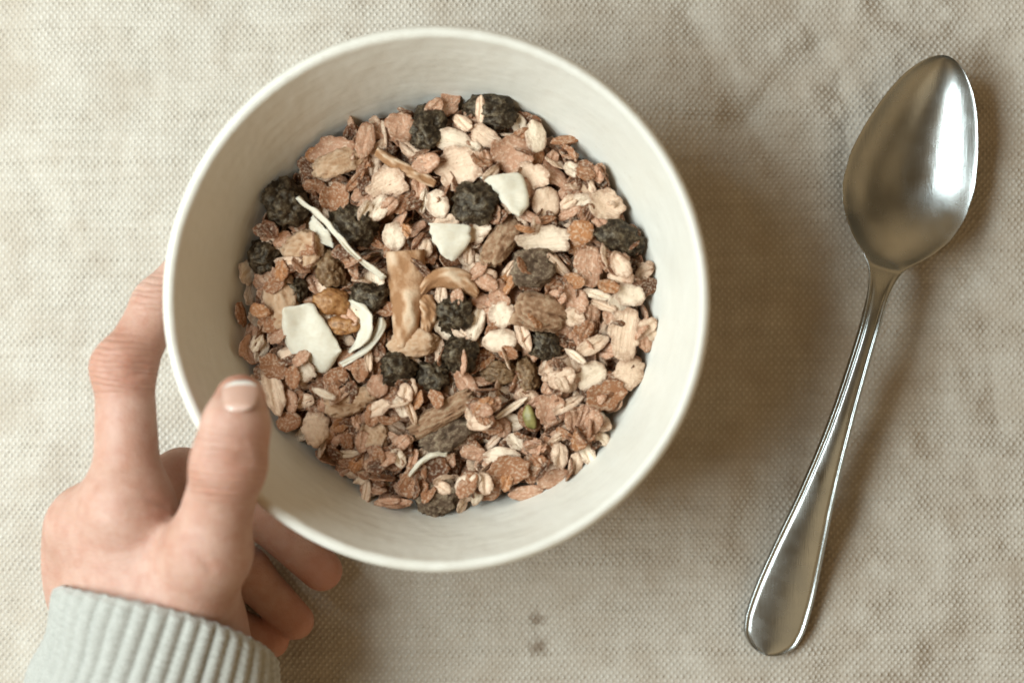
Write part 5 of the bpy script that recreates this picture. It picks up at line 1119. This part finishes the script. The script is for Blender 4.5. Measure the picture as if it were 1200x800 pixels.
 (3,-4420,-1161,2721,110,-91,55,-987), (15,-1742,-2213,2798,226,9,247,-941), (5,56,-4682,2811,994,3,-91,34), (7,-2099,-67,2759,100,778,618,15), (12,-235,-3307,2761,376,20,23,925), (6,-4484,-2687,2720,39,-490,-868,49),
 (10,-1354,1599,2933,285,-744,445,-407), (7,3781,-2400,2905,98,-325,937,69), (8,1173,-2108,2768,8,-519,-853,21), (13,-272,-273,2697,130,-687,-705,111), (3,172,-2825,3049,388,-474,754,-233), (11,3295,-2861,2837,726,93,-61,-677),
 (17,51,-5180,2815,485,45,-215,845), (1,2239,2370,2778,75,3,-40,995), (15,5028,253,2880,124,-64,-62,987), (1,2761,-4343,2988,141,540,-826,-64), (13,4581,1216,2927,990,51,-126,14), (17,2085,3347,2795,78,932,-351,-28),
 (12,-768,-3963,2763,65,240,967,-22), (2,191,35,2719,159,-75,-54,-982), (9,-4872,22,2688,72,968,-221,-81), (11,-236,-1980,2732,319,54,-98,-940), (1,816,-2051,2860,864,-62,-131,480), (7,-1187,-2779,2755,610,47,-3,790),
 (12,968,3158,2822,166,489,-844,-136), (9,-2138,-4750,3069,231,178,-5,-955), (4,-1409,562,2752,717,-87,118,680), (6,-992,3445,2733,16,-90,-994,-30), (15,-1200,5081,2866,128,838,-464,-255), (4,1156,993,2780,911,-16,-115,-393),
 (3,-1289,-4125,2777,120,64,95,-985), (10,-799,-2582,2921,622,481,226,573), (7,-3178,-975,2838,597,-256,-55,757), (6,-1535,-2452,2986,141,179,-957,176), (12,-1361,-4375,2991,918,-250,-277,128), (6,-1423,-3307,2917,161,780,600,67),
 (1,-3752,-1661,2781,908,-38,-66,409), (3,1297,1609,2861,42,353,926,-121), (6,-2895,2618,2725,43,414,894,158), (12,-633,-2467,2742,114,-11,-164,979), (12,-5031,-1735,2813,658,444,484,366), (6,-1008,1388,2805,571,-96,219,-784),
 (0,-2094,-3109,2923,216,-25,162,961), (9,-3354,-2326,2885,43,694,713,76), (11,654,3207,2759,41,-823,-565,-2), (9,464,1589,2733,34,597,-793,-111), (2,-802,-3366,2810,454,-27,-101,883), (5,21,-1138,2765,141,631,730,217),
 (12,-1407,2815,2737,916,-16,-28,398), (8,1161,35,2744,11,-571,-820,11), (16,-558,-4365,2765,76,144,-955,243), (11,-4499,-1995,2713,904,98,66,408), (13,124,-2107,2733,27,-395,906,-141), (9,-2355,1821,2754,896,-137,-40,-418),
 (17,-676,-2876,2761,862,-262,-236,361), (14,620,-5067,2787,10,-213,-976,-14), (16,-4780,-1767,2705,239,-672,-691,106), (11,-3719,1357,2730,94,360,900,222), (14,-483,-481,2902,74,963,-240,-91), (17,-3686,725,2735,891,-441,-36,95),
 (10,-3126,1812,2742,159,244,-955,-36), (10,4689,-2227,2938,26,192,977,84), (6,-3215,713,2751,187,825,-496,-192), (12,-2847,-4003,2746,521,17,-75,-849), (11,4065,2373,2858,886,114,-38,-446), (4,2010,-3620,2875,60,362,927,-68),
 (11,-3541,1584,2698,39,-495,-867,21), (13,2260,3995,2812,96,-958,-267,-14), (16,3191,-2978,2996,9,-310,-946,84), (0,-1829,977,2783,150,764,620,86), (0,4892,1759,2971,62,979,-189,-26), (14,-3151,-3611,2716,39,711,-701,-3),
 (10,254,2021,2847,254,416,-421,-763), (6,-4794,-709,2709,416,-15,-11,-908), (9,752,4978,2854,835,85,81,536), (16,-564,3034,2777,361,-310,-171,861), (0,2760,-2945,2928,226,58,215,947), (5,2750,-1391,2826,824,28,-85,557),
 (3,-2751,-1127,2804,96,991,40,65), (15,2973,2026,2941,800,314,-116,-496), (10,1482,-4866,2914,793,-574,89,181), (10,-491,855,2729,897,426,-53,-93), (16,-2543,-326,2706,886,107,-122,-433), (8,218,558,2767,64,-49,245,965),
 (7,-372,-4813,2902,160,136,-75,-974), (11,-973,1267,2952,248,-829,-485,119), (13,2534,-3132,2850,991,-61,93,-63), (7,734,-1356,2791,119,-120,-16,-985), (17,5025,-1878,2891,109,-454,883,22), (5,4416,-2593,3052,718,1,2,695),
 (17,-321,3610,2749,79,913,390,73), (17,1635,3180,2779,8,979,-188,-63), (13,4955,767,2889,51,212,956,191), (2,548,-2822,2943,294,237,-139,-915), (7,4683,-376,2942,27,106,971,-210), (4,4092,2803,2932,774,-141,54,-613),
 (6,-2104,1152,2837,259,575,775,-12), (12,-2246,2200,2772,962,-228,122,-81), (13,-4765,-538,2873,0,-256,-944,201), (5,2406,-898,2904,830,50,-302,465), (5,5005,-1238,2960,14,942,224,-245), (0,3501,2393,3024,153,970,-152,-102),
 (8,-2532,2587,2965,4,428,-902,33), (14,4487,2142,2959,956,183,217,-62), (2,1508,-397,2962,88,-931,-345,-72), (12,-2302,530,2703,18,-997,51,-18), (7,-2593,4336,2902,54,58,861,500), (9,-2715,412,2825,90,752,642,111),
 (7,-1760,-2698,2930,926,-146,43,-342), (12,-1606,3748,2752,990,67,-6,113), (9,5175,1199,2957,373,-147,-48,914), (5,-3438,-959,2948,137,910,374,106), (7,-3968,1989,2819,172,-114,966,151), (9,5039,1006,3203,179,-717,-670,-46),
 (6,-2881,1838,2886,104,-865,-489,5), (12,-1658,1994,2725,420,-73,135,-893), (11,1707,1187,3006,834,135,102,-524), (12,1335,-1907,2979,332,-422,26,-842), (13,2615,1060,2882,285,709,524,373), (14,-3093,2335,2785,219,-830,508,-49),
 (6,-4561,1483,2792,469,-85,-264,838), (12,2168,-1240,2838,139,38,938,311), (10,1634,-4591,2849,987,36,111,103), (11,-4481,-351,2861,362,-93,-879,292), (5,-3881,-1048,2961,459,-252,-141,839), (6,2157,4500,2907,146,606,-713,-318),
 (9,-2035,-2001,2986,2,-939,299,-163), (10,-2317,732,2839,734,-117,-253,-618), (9,1823,187,2958,174,-110,961,181), (13,-3297,-346,2912,475,-258,733,-410), (8,318,3486,2832,836,23,-151,-525), (12,747,-4672,2865,963,-106,-115,-214),
 (11,5270,-82,2960,128,-587,793,85), (1,1173,-5224,2951,850,-298,-56,-428), (8,4296,-805,2937,383,-121,126,906), (15,1133,-2701,2925,153,-58,-43,-985), (4,1143,2498,2776,141,9,-29,-989), (8,-2849,-360,2912,42,521,848,-78),
 (3,-3405,-3328,2991,83,-985,116,84), (12,-2248,3950,2845,938,-285,-161,-106), (4,2050,320,2841,972,113,-115,-164), (11,-3694,440,2730,961,-247,105,-38), (5,-4204,820,2706,5,315,-948,4), (11,325,-977,2725,711,63,93,693),
 (15,2717,1577,2825,112,-984,-14,-131), (9,-3831,-2196,3031,38,-4,21,-998), (7,3653,-3575,2901,39,989,112,-75), (14,-1879,4132,2738,7,135,990,-2), (14,2221,1045,2960,858,-85,-26,-504), (5,3845,-2521,3108,166,-973,156,-7),
 (11,274,-3515,2769,615,79,-72,-780), (8,2814,2715,2994,243,66,-229,-939), (8,922,413,2964,899,229,-63,364), (11,1144,2772,2969,20,-764,638,-84), (9,-3763,-640,3043,282,790,-542,37), (6,-3891,-3827,2840,387,844,-329,-169),
 (5,-1837,-4360,2935,110,854,506,-20), (10,-3736,1717,3017,586,211,44,-780), (12,2046,2403,3029,414,185,-474,-754), (6,-1526,-5017,2813,939,-136,83,303), (15,2077,-196,3086,112,-932,251,230), (6,-2777,4665,2962,457,-832,-294,-103),
 (13,-2448,-3728,2876,630,204,-91,742), (12,1835,-2528,2789,7,999,-11,-16), (14,1169,4591,2853,889,-65,134,-431), (12,-1317,-1645,2892,650,-87,50,-752), (6,2824,3856,2847,775,-41,-59,627), (15,395,1073,2800,33,-37,-958,-278),
 (11,2148,-1770,2878,467,238,-551,-648), (6,4937,122,3069,181,407,829,334), (17,57,-568,2703,35,600,795,67), (0,1588,2047,3110,726,316,329,513), (10,-4498,387,2743,8,-30,-918,-393), (13,-645,-2496,3110,487,447,259,703),
 (7,1585,3955,2855,100,987,48,104), (16,-282,-3684,2756,200,-966,94,-129), (7,585,-436,2792,168,206,-962,-44), (2,4417,1814,3127,876,67,4,-475), (12,2246,-2308,2803,328,37,86,939), (12,1744,-1919,2845,875,347,226,245),
 (2,4212,-3321,3026,724,-78,-169,-663), (3,-1606,3110,2909,9,85,-995,33), (12,-3075,-2796,2984,136,-343,-926,-61), (13,217,4189,2780,901,78,32,423), (14,-2320,3402,2726,5,687,725,-21), (17,1409,2441,3055,244,-501,-809,183),
 (11,3664,-511,2831,272,62,-96,-955), (13,2509,-340,2899,463,253,-130,-838), (10,407,-5103,2948,44,-956,277,-76), (17,1317,-349,3159,541,62,-195,815), (12,-2370,-2746,2989,334,100,100,-931), (9,1074,5277,2966,109,-913,326,217),
 (14,-3415,-4051,2895,495,750,-429,-79), (15,1163,-3323,2897,924,82,256,-267), (6,20,-757,2986,17,582,805,-102), (6,1181,4120,2969,43,996,-36,45), (7,3073,1142,2945,355,906,68,217), (12,230,-5424,2948,119,986,57,-94),
 (11,-1000,-2340,2982,762,85,50,639), (10,2160,3740,2956,121,-823,547,84), (11,1790,-2968,2841,200,343,-752,-525), (6,-959,3246,2929,157,-822,-536,104), (13,4812,2524,2958,112,454,883,21), (13,1479,-1113,3053,91,-454,835,-293),
 (13,3292,-4079,3063,783,64,-35,-617), (1,2845,1894,3133,238,457,847,124), (15,3975,-1748,3086,400,130,-44,-905), (10,-933,-5401,2917,829,-525,-2,-186), (16,-4092,1338,2785,145,354,886,-257), (11,1660,-2722,2916,791,303,-69,526),
 (8,-2299,112,2893,172,865,443,156), (12,4239,2579,3159,113,-832,-529,115), (6,-3288,317,2992,606,-790,-78,-11), (11,1640,-2304,2937,157,-986,-28,19), (11,4447,-94,2949,199,954,64,209), (4,783,1765,2951,811,-55,-76,-575),
 (0,-2435,2082,3030,383,161,-52,907), (11,-14,1891,2983,546,195,-679,-448), (5,2194,2839,3042,284,189,-553,-759), (14,-706,4472,2967,16,-5,-977,-209), (15,2049,3264,3007,983,-9,-156,-80), (9,3282,-2130,3176,158,69,-968,-175),
 (5,-4735,-2393,2883,33,-291,-953,64), (11,-1778,709,3018,123,166,-160,-964), (8,-4331,-1286,2937,471,132,224,842), (13,-2593,-4424,2844,141,-40,936,-318), (13,2613,3238,2944,141,832,-515,142), (0,168,3436,3005,662,-119,22,738),
 (13,2708,3686,3011,308,64,-140,-938), (8,-4320,1795,2825,902,341,-184,-187), (13,-2977,-4160,2948,552,-109,52,823), (6,-288,-2652,2899,91,743,-561,-352), (12,2345,-1992,3002,774,30,-2,631), (8,-3641,4152,2945,400,-855,-279,170),
 (12,1126,54,2995,155,888,296,313), (14,-717,4089,3002,884,188,327,-273), (6,429,4090,2944,393,23,-18,918), (13,-3517,-206,3048,515,51,-457,-722), (14,3704,2408,3245,33,260,964,13), (11,-4302,2910,2760,107,979,133,-102),
 (7,2422,1614,3002,396,235,875,143), (17,-853,392,2840,162,831,531,-1), (13,-1466,-2190,3153,725,170,-365,-557), (6,364,-4159,2898,402,-107,-111,902), (5,650,-3459,2982,117,-719,632,-260), (7,-1095,-1494,3367,14,-80,234,-968),
 (13,-2818,1152,2850,170,-592,-784,-65), (11,-198,2251,2897,125,59,986,-80), (12,1724,-5056,2962,112,-238,-35,-963), (7,-818,4848,2875,979,16,187,-60), (13,2889,-3850,3026,204,-537,-772,268), (8,640,-2627,3269,169,-704,666,-176),
 (8,2660,3214,3199,75,988,-110,-61), (14,-2526,-1625,3004,112,940,308,77), (8,944,4507,3217,204,111,-87,968), (7,-2089,-667,3026,258,944,202,-18), (5,-327,632,2848,224,-177,933,216), (11,-175,-1184,2909,973,-135,-116,-138),
 (11,-4151,-993,3028,498,-529,358,-585), (13,1585,-80,3146,771,65,-69,-628), (15,-4859,756,2882,177,110,-972,-95), (8,-2025,4549,2913,305,60,89,945), (13,-3132,-3274,3128,267,215,118,931), (5,-3293,1099,2933,48,-844,-472,245),
 (14,-397,-2130,2949,499,211,-20,839), (14,2745,-4167,3195,32,-755,-650,-70), (7,1744,-1965,3133,68,-294,-950,-64), (0,3372,-177,3036,101,175,221,-953), (17,2277,1731,3232,783,329,-427,-307), (10,-59,-2140,2980,342,656,-550,-385),
 (13,-1978,3652,2896,43,-54,102,991), (10,1375,1295,3084,649,40,-118,749), (0,551,4260,3105,389,-105,-102,-908), (10,-3327,-1915,3076,702,-220,-1,-676), (4,3424,-412,3112,409,192,170,-875), (8,-285,80,2945,967,105,-79,-215),
 (1,148,-266,3134,20,869,491,-41), (10,540,-957,3193,63,329,-771,-539), (1,-2856,4249,3063,229,149,895,349), (10,2800,-411,3161,201,-44,851,-481), (12,790,-132,3044,199,909,-325,166), (6,1650,4103,3174,832,84,186,-515),
 (5,-856,-4499,3017,279,-942,-133,123), (15,-4898,1487,3102,629,122,-600,-477), (13,886,3711,2937,921,306,200,-129), (7,3117,-4574,3202,935,-150,-105,299), (8,-1814,4934,3016,101,-249,-959,79), (12,697,-5531,3047,255,-121,-298,-911),
 (13,-730,-1110,3003,378,-177,-83,-904), (13,3313,-1030,2925,657,-686,285,-119), (11,-3170,2125,2941,431,761,188,445), (1,-2108,-3930,3117,698,155,-26,697), (10,4112,-2047,3232,835,160,344,-397), (11,1319,3138,2985,644,-371,39,-666),
 (8,-4235,-1839,3033,13,398,-860,-317), (3,3888,-4152,3260,465,642,608,17), (7,604,2714,3075,144,979,94,99), (10,-3541,3166,2817,214,111,951,191), (2,1214,5117,3073,792,258,135,535), (17,-1213,-2199,3074,109,959,-65,249),
 (11,3679,-2037,3241,148,397,-867,-259), (14,-1570,1804,3029,154,669,571,448), (0,-1082,-18,3235,125,694,311,-635), (11,166,-1747,3008,61,-859,267,-431), (6,-961,529,3194,261,-323,97,-903), (4,-1734,3062,3154,162,910,326,195),
 (0,-3809,2653,2860,169,97,112,973), (8,1664,-1273,3228,81,249,87,960), (10,3454,-918,3081,753,-573,282,-151), (12,-4437,311,2944,17,-63,993,91), (16,3661,-3862,3098,786,494,17,368), (9,-2622,2465,3288,81,-975,179,97),
 (0,-4325,2802,3073,982,116,-20,-141), (16,2510,4440,2901,669,-177,-30,-720), (13,-993,944,3089,272,-131,-935,-182), (6,121,672,3106,917,236,64,311), (8,2183,-3359,3067,32,-889,-446,-82), (14,-3660,-69,3082,411,816,347,207),
 (10,-54,-2988,3034,798,-116,-586,73), (4,1479,-4501,3135,225,869,437,38), (16,2531,750,3072,522,41,-28,850), (5,181,1524,3000,131,826,539,90), (14,3257,-3821,3228,15,998,5,49), (11,-1426,-4084,3049,220,758,609,69),
 (5,-2935,-1745,3044,625,227,-402,-628), (10,898,830,2919,143,-12,988,-35), (15,5195,-690,3013,164,719,-615,-275), (16,2414,2692,3120,654,556,416,296), (11,3279,-3243,3175,212,966,-135,46), (7,-1156,644,2950,349,-123,-183,-910),
 (14,131,16,3269,790,-25,44,609), (12,949,3264,3032,172,-225,949,-129), (16,-2681,-3263,2989,763,104,-348,-533), (13,-1744,1571,2979,353,-277,-266,852), (11,2410,-283,3182,560,180,-27,-807), (11,2452,-3816,3078,548,102,-31,-829),
 (0,4557,1343,3337,19,-971,181,-148), (16,-3587,-1539,3019,20,-649,751,112), (17,152,-3554,2960,388,-242,-419,783), (17,-1228,-541,2906,674,420,-395,-459), (7,-4527,668,3071,909,-278,303,55), (17,-801,-3659,3019,74,-23,-472,877),
 (12,-234,-4184,2858,489,-196,-5,-849), (10,-2690,-4100,2999,274,408,758,425), (7,-2063,-140,3105,242,-43,-962,-110), (5,631,-432,3226,26,930,-362,-41), (11,1418,3640,3078,237,207,167,-933), (11,-1467,-2872,3119,181,295,-919,-183),
 (0,-4311,-1851,3305,168,8,985,6), (0,-1201,3143,3227,952,-158,-193,170), (8,2380,894,3315,492,64,131,-857), (12,1026,3617,3139,246,929,248,117), (2,-2948,-484,3231,982,130,-128,0), (17,1572,-3376,2970,101,-96,772,-619),
 (4,98,-3652,3192,129,-56,59,-987), (9,-277,2759,3197,461,-61,817,-339), (12,-235,-3217,3013,252,340,774,468), (5,-1422,-111,3182,138,-840,-368,-372), (13,98,-4456,3015,128,-614,-743,227), (12,-1906,378,3109,87,-200,19,-975),
 (3,2276,4305,3183,138,132,-133,972), (9,-291,-3901,3078,771,147,202,585), (11,975,-4717,3236,10,-410,-880,237), (13,-606,164,3083,91,-86,55,990), (11,1618,3432,2953,161,353,886,-250), (10,188,-5405,3176,29,-860,-507,-22),
 (8,2929,3786,3283,243,673,685,128), (12,2677,1922,3244,346,-254,-5,902), (12,-626,-3169,3113,130,-339,929,56), (10,-1484,520,3204,525,129,-17,-840), (9,-326,4947,2997,99,386,913,-74), (6,1525,-593,3354,937,-150,-68,303),
 (14,2029,2920,3234,244,624,741,-5), (11,-799,-7,3211,282,-384,-878,-4), (12,-974,-2653,3148,475,2,-348,807), (17,1925,3676,3090,206,15,241,-947), (17,-15,-5143,3036,190,202,-74,-957), (11,-2057,4380,3122,77,297,-951,0),
 (15,-2501,-3099,3196,172,627,-734,-192), (9,3511,1787,3109,54,-174,955,231), (10,-1370,-3861,3259,195,219,254,921), (14,1502,3092,3129,171,260,325,892), (17,-775,5286,2997,240,-814,-377,369), (11,-4345,1345,3190,749,215,34,-624),
 (5,2052,-3530,3242,975,57,-8,-210), (17,2700,-3144,3192,1,599,793,101), (12,1790,548,3340,959,-60,-156,226), (13,-4350,2689,3220,42,-264,963,5), (7,939,4059,3274,185,166,-952,-172), (15,5047,-2236,3213,34,924,374,61),
 (8,1807,3352,3259,76,995,-10,34), (11,-3852,-1310,3167,103,535,822,160), (14,2353,3800,3199,81,498,-847,-160), (17,1367,-3532,3212,528,447,296,657), (11,-4560,1229,3207,381,405,783,275), (7,5467,-726,3375,220,-137,-266,928),
 (5,-1790,-4020,3228,644,-110,190,-732), (0,3200,-1789,3407,294,543,-743,254), (0,1458,433,3390,508,-193,-92,833), (13,-4381,-253,3046,777,213,336,486), (11,-217,-5218,3119,111,658,736,107), (10,748,3000,3290,521,-311,188,-771),
 (16,-1698,-1003,3170,816,-507,204,-182), (16,-2890,4040,3129,545,-759,-100,-338), (1,-625,-963,3120,752,-9,128,645), (17,-633,-3628,3246,185,642,742,-32), (12,-2213,-3908,3353,6,-536,828,157), (17,2938,-3139,3407,86,65,-386,915),
 (13,-666,425,3292,137,565,784,215), (1,960,2858,3366,270,-541,-761,230), (12,5363,-1130,3405,103,-26,391,-913), (15,1414,-4502,3368,981,61,-141,-113), (11,-3401,-1206,3213,785,160,151,-577), (7,-3771,1702,3405,149,-252,-844,447),
 (17,2272,4888,3241,7,231,787,-571), (14,2847,-787,3277,621,-151,327,695), (3,210,620,3328,932,353,-3,69), (14,5126,1687,3406,170,946,233,140), (7,-686,1171,3307,29,-403,385,-829), (5,-3020,1257,3216,218,132,911,-320),
 (11,176,-3351,3412,422,-666,-460,405), (11,-3933,1581,3236,938,244,57,-234), (17,-199,-283,3348,165,-291,931,138), (11,-4937,-68,3097,208,-73,-136,-965), (5,1584,5168,3182,356,-176,205,-893), (7,-548,5272,3192,301,-213,-104,-923),
 (6,600,-1463,3311,131,135,-145,-970), (16,2038,-4017,3109,1,204,223,-952), (10,-2024,2800,3235,171,359,-442,-803), (10,914,1115,3003,4,-871,423,-246), (12,-2441,-4460,3239,123,105,-796,-581), (17,4208,3679,3305,296,-612,302,-667),
 (8,-3490,4028,3086,964,141,166,150), (11,-2277,2014,3141,141,287,-937,-135), (11,-4544,-731,3312,474,-19,27,-879), (9,-758,-841,3454,398,846,324,136), (12,-2075,-738,3320,29,835,-546,42), (12,-4818,-243,3244,868,-48,12,491),
 (9,-4174,-815,3483,200,-499,841,46), (7,-1116,-619,3348,772,-17,-378,-509), (11,1372,3207,3477,505,-752,-360,220), (17,-142,1892,3447,373,145,-549,732), (8,-3825,-1107,3389,93,253,962,-19), (13,-4292,-99,3244,20,879,-422,217),
 (13,484,-625,3491,483,305,415,707), (16,-1127,-875,3083,302,-796,505,-136), (21,3359,-9845,-99970,194,-35,-8,-979), (19,4036,-4210,3512,798,165,-129,-563), (19,-2810,784,2880,325,66,-95,-937), (19,-7358,21776,-99970,476,206,350,779),
 (21,-2132,-4560,3136,435,-17,-105,893), (19,1158,-4650,3306,514,-36,128,-846), (18,-2089,2751,3326,267,234,-190,-914), (12,-1603,-2677,3180,90,10,113,988), (18,-2593,-4087,3118,510,-303,41,-802), (18,3308,-1791,3459,631,-125,-29,-764),
 (18,3637,-2148,3305,976,-9,-31,-212), (18,3434,-1982,3600,725,-272,-61,-628), (11,3688,2495,3321,968,13,-124,214), (6,3693,-3626,3562,968,7,-111,-221), (12,-2371,-1547,3086,122,146,66,-979), (10,-2173,1569,2947,278,206,-225,-910),
 (20,-2517,-4355,3142,537,-241,100,-801), (21,2619,-4427,3346,903,210,-84,-362), (6,3881,2559,3468,420,25,100,-900), (16,-1026,3178,3338,294,-42,-21,954), (19,2888,-9692,-99970,312,-25,-15,-949), (10,-4978,-1760,3379,332,60,-326,882),
 (6,-14606,-11395,-99970,931,37,5,360), (18,1481,80,3601,858,-68,-70,501), (10,-3991,-1970,3497,932,193,-3,303), (11,3470,-1920,3603,985,-115,-119,-30), (20,426,-4459,2938,903,115,-151,382), (13,1658,-2849,2906,175,-9,-138,-974),
 (21,2449,-4109,3403,63,37,151,-985), (11,-2187,-4602,3286,403,126,135,895), (18,580,4945,3418,637,469,338,507), (18,1024,755,3690,609,107,59,-782), (1,3529,-1347,3224,648,-18,-124,-750), (21,-18686,14049,-99970,849,-11,80,-520),
 (7,-722,3174,2781,989,-89,-27,101), (10,3332,-1882,3626,380,-126,-66,-913), (5,1900,-1324,3120,41,59,-60,995), (6,3464,-4079,3073,868,268,385,159), (18,-1770,-4376,3766,942,97,-70,310), (18,4747,312,3243,482,-264,-19,834),
 (13,-1498,-2441,3270,677,-93,165,710), (19,-2427,3285,3418,626,50,-63,775), (20,-7766,21735,-99970,995,-53,-57,-35), (12,2959,4323,2880,133,-69,14,-988), (20,-518,861,3103,582,-33,-146,798), (5,4269,2196,3317,704,174,-54,685),
 (21,-2799,-11859,-99970,142,-96,4,984), (19,-164,-1489,3303,952,-33,191,-234), (19,3395,-2182,3797,551,132,58,-821), (21,-468,287,3268,130,77,52,-986), (19,-3625,-2628,3086,733,319,-120,-587), (20,-1921,-3131,3212,505,8,83,858),
 (9,-2202,3550,3237,524,-221,63,-819), (20,8875,3817,-99970,337,40,-16,939), (9,-2042,4072,2795,102,0,-118,-987), (16,-2141,3514,3279,962,-21,122,238), (18,956,-4371,2877,534,-40,-21,843),
]

# ------------------------------------------------------------------ muesli: the flakes that settled round the larger pieces
MARKS = [(500, 152, 'tall top raisin'), (578, 130, 'wide top raisin'), (560, 237, 'round middle raisin'), (726, 279, 'right edge raisin'),
         (335, 238, 'upper left wall raisin'), (414, 264, 'raisin right of the coconut strip'), (310, 300, 'lower left wall raisin'), (387, 316, 'upright brown raisin'),
         (434, 347, 'raisin left of the apple slice'), (534, 368, 'upper central raisin'), (539, 415, 'lower central raisin'), (466, 432, 'raisin below the apple slice'),
         (619, 438, 'slim brown raisin'), (640, 405, 'shiny black raisin'), (585, 436, 'flat brown raisin'), (587, 284, 'slanting date piece'),
         (624, 313, 'square date piece'), (632, 366, 'tan crusty date piece'), (516, 490, 'long slanting date piece'), (512, 582, 'round bottom nut'),
         (389, 354, 'red brown sultana'), (330, 352, 'left wall nut cluster'), (440, 510, 'golden nut cluster'), (412, 470, 'pale lumpy nut piece'),
         (363, 395, 'big coconut chip'), (528, 280, 'shield shaped coconut chip'), (598, 228, 'bright coconut chip'), (475, 345, 'long apple slice'),
         (528, 326, 'curved apple piece'), (621, 489, 'green pumpkin seed'), (475, 197, 'slanting apple strip'), (398, 190, 'folded apple piece'),
         (538, 196, 'largest ragged flake'), (628, 160, 'pale flake at the top right wall'), (710, 240, 'wide pale flake'), (638, 281, 'long whitish flake'),
         (691, 312, 'broad rosy flake'), (738, 345, 'bright split flake'), (733, 392, 'large bumpy flake'), (738, 437, 'frilled round flake'),
         (692, 440, 'brightest smooth flake'), (710, 463, 'tan bran flake'), (586, 385, 'two pale oat discs'), (320, 458, 'speckled flake by the thumb'),
         (338, 494, 'smooth tan disc by the thumb'), (370, 502, 'pale folded flake'), (596, 551, 'broad brown flake'), (650, 561, 'pink flake at the lower right wall')]
MARKS = [(*W(a_, b_, SZ)[:2], n_) for a_, b_, n_ in MARKS]
KINDW = {'round': 'ragged oat flake', 'oval': 'oval oat flake', 'slim': 'slim oat flake', 'disc': 'smooth oat disc', 'crumb': 'oat crumb'}
GRP = {'round': 'ragged loose oat flakes', 'oval': 'oval loose oat flakes', 'slim': 'slim loose oat flakes', 'disc': 'smooth loose oat discs', 'crumb': 'oat crumbs'}
COLW = {PALE: 'pale', CREAM: 'cream', TAN: 'tan', PINK: 'pinkish', BRN: 'dark brown', ORG: 'orange brown'}
def side(dx, dy):
    if abs(dx) > 2*abs(dy): return 'right of' if dx > 0 else 'left of'
    if abs(dy) > 2*abs(dx): return 'above' if dy > 0 else 'below'
    return ('above right of' if dx > 0 else 'above left of') if dy > 0 else ('below right of' if dx > 0 else 'below left of')
taken = set()
rc = random.Random(12)
PALETTE = [PALE, PALE, PALE, CREAM, CREAM, TAN, TAN, TAN, PINK, PINK, PINK, PINK, BRN, BRN, ORG]
for (k, x, y, z, qw, qx, qy, qz) in TOP_FLAKES:
    o = bpy.data.objects.new('oat_flake', FM[k]); COL.objects.link(o)
    o.location = (BX + x*1e-5, BY + y*1e-5, z*1e-5)
    o.rotation_mode = 'QUATERNION'; o.rotation_quaternion = Quaternion((qw, qx, qy, qz)).normalized(); o.scale = (OWN, OWN, OWN)
    c = rc.choice(PALETTE); s = rc.uniform(.86, 1.1); o.color = (c[0]*s, c[1]*s, c[2]*s, 1)
    kind = FLAKES[k][0]; fx, fy = o.location.x, o.location.y
    near = sorted((math.hypot(fx - a_, fy - b_), a_, b_, n_) for a_, b_, n_ in MARKS)[:5]
    for d_, a_, b_, n_ in near:                       # the nearest landmark that gives a label of its own
        lab = '%s %s %s the %s' % (COLW[c], KINDW[kind], side(fx - a_, fy - b_), n_)
        if lab not in taken: break
    else:
        d_, a_, b_, n_ = near[0]
        lab = '%s %s %s the %s' % (COLW[c], KINDW[kind], side(fx - a_, fy - b_), n_)
    taken.add(lab)
    tag(o, lab, 'oat flake', GRP[kind])
# the flakes underneath, one heap
bV = []; bF = []; bE = []; n0 = 0; low = {}
def add_low(k, T):
    global n0
    if k not in low:
        kind, seed, a, b, t, rg, gr, cu, bu = FLAKES[k]
        low[k] = flake_arrays(seed, a*.001, b*.001, t*.001, rg, gr, cu, bu, 5, 18)
    v, f_, e_ = low[k]
    M = np.array(T); bV.append(v@M[:3, :3].T + M[:3, 3]); bE.append(e_)
    bF.extend([tuple(q + n0 for q in t_) for t_ in f_]); n0 += len(v)
for (k, x, y, z, qw, qx, qy, qz) in LOW_FLAKES:
    add_low(k, Matrix.Translation((x*1e-5, y*1e-5, z*1e-5)) @ Quaternion((qw, qx, qy, qz)).normalized().to_matrix().to_4x4())
for i in range(520):                                  # deeper still, closing the gaps
    r = .0535*math.sqrt(rc.random()); a = rc.uniform(0, 6.283); k = rc.randrange(0, 14)
    z = rc.uniform(.0215, .0255)
    add_low(k, Matrix.Translation((r*math.cos(a), r*math.sin(a), z)) @ Matrix.Rotation(rc.uniform(0, 6.28), 4, 'Z') @ Matrix.Rotation(rc.gauss(0, .35), 4, 'X') @ Matrix.Rotation(rc.gauss(0, .35), 4, 'Y'))
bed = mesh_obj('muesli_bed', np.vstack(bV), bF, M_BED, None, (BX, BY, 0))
at_ = bed.data.attributes.new('edge', 'FLOAT', 'POINT'); at_.data.foreach_set('value', np.concatenate(bE).astype(np.float32))
tag(bed, 'heap of oat flakes filling the bowl under the top layer', 'muesli', kind='stuff')
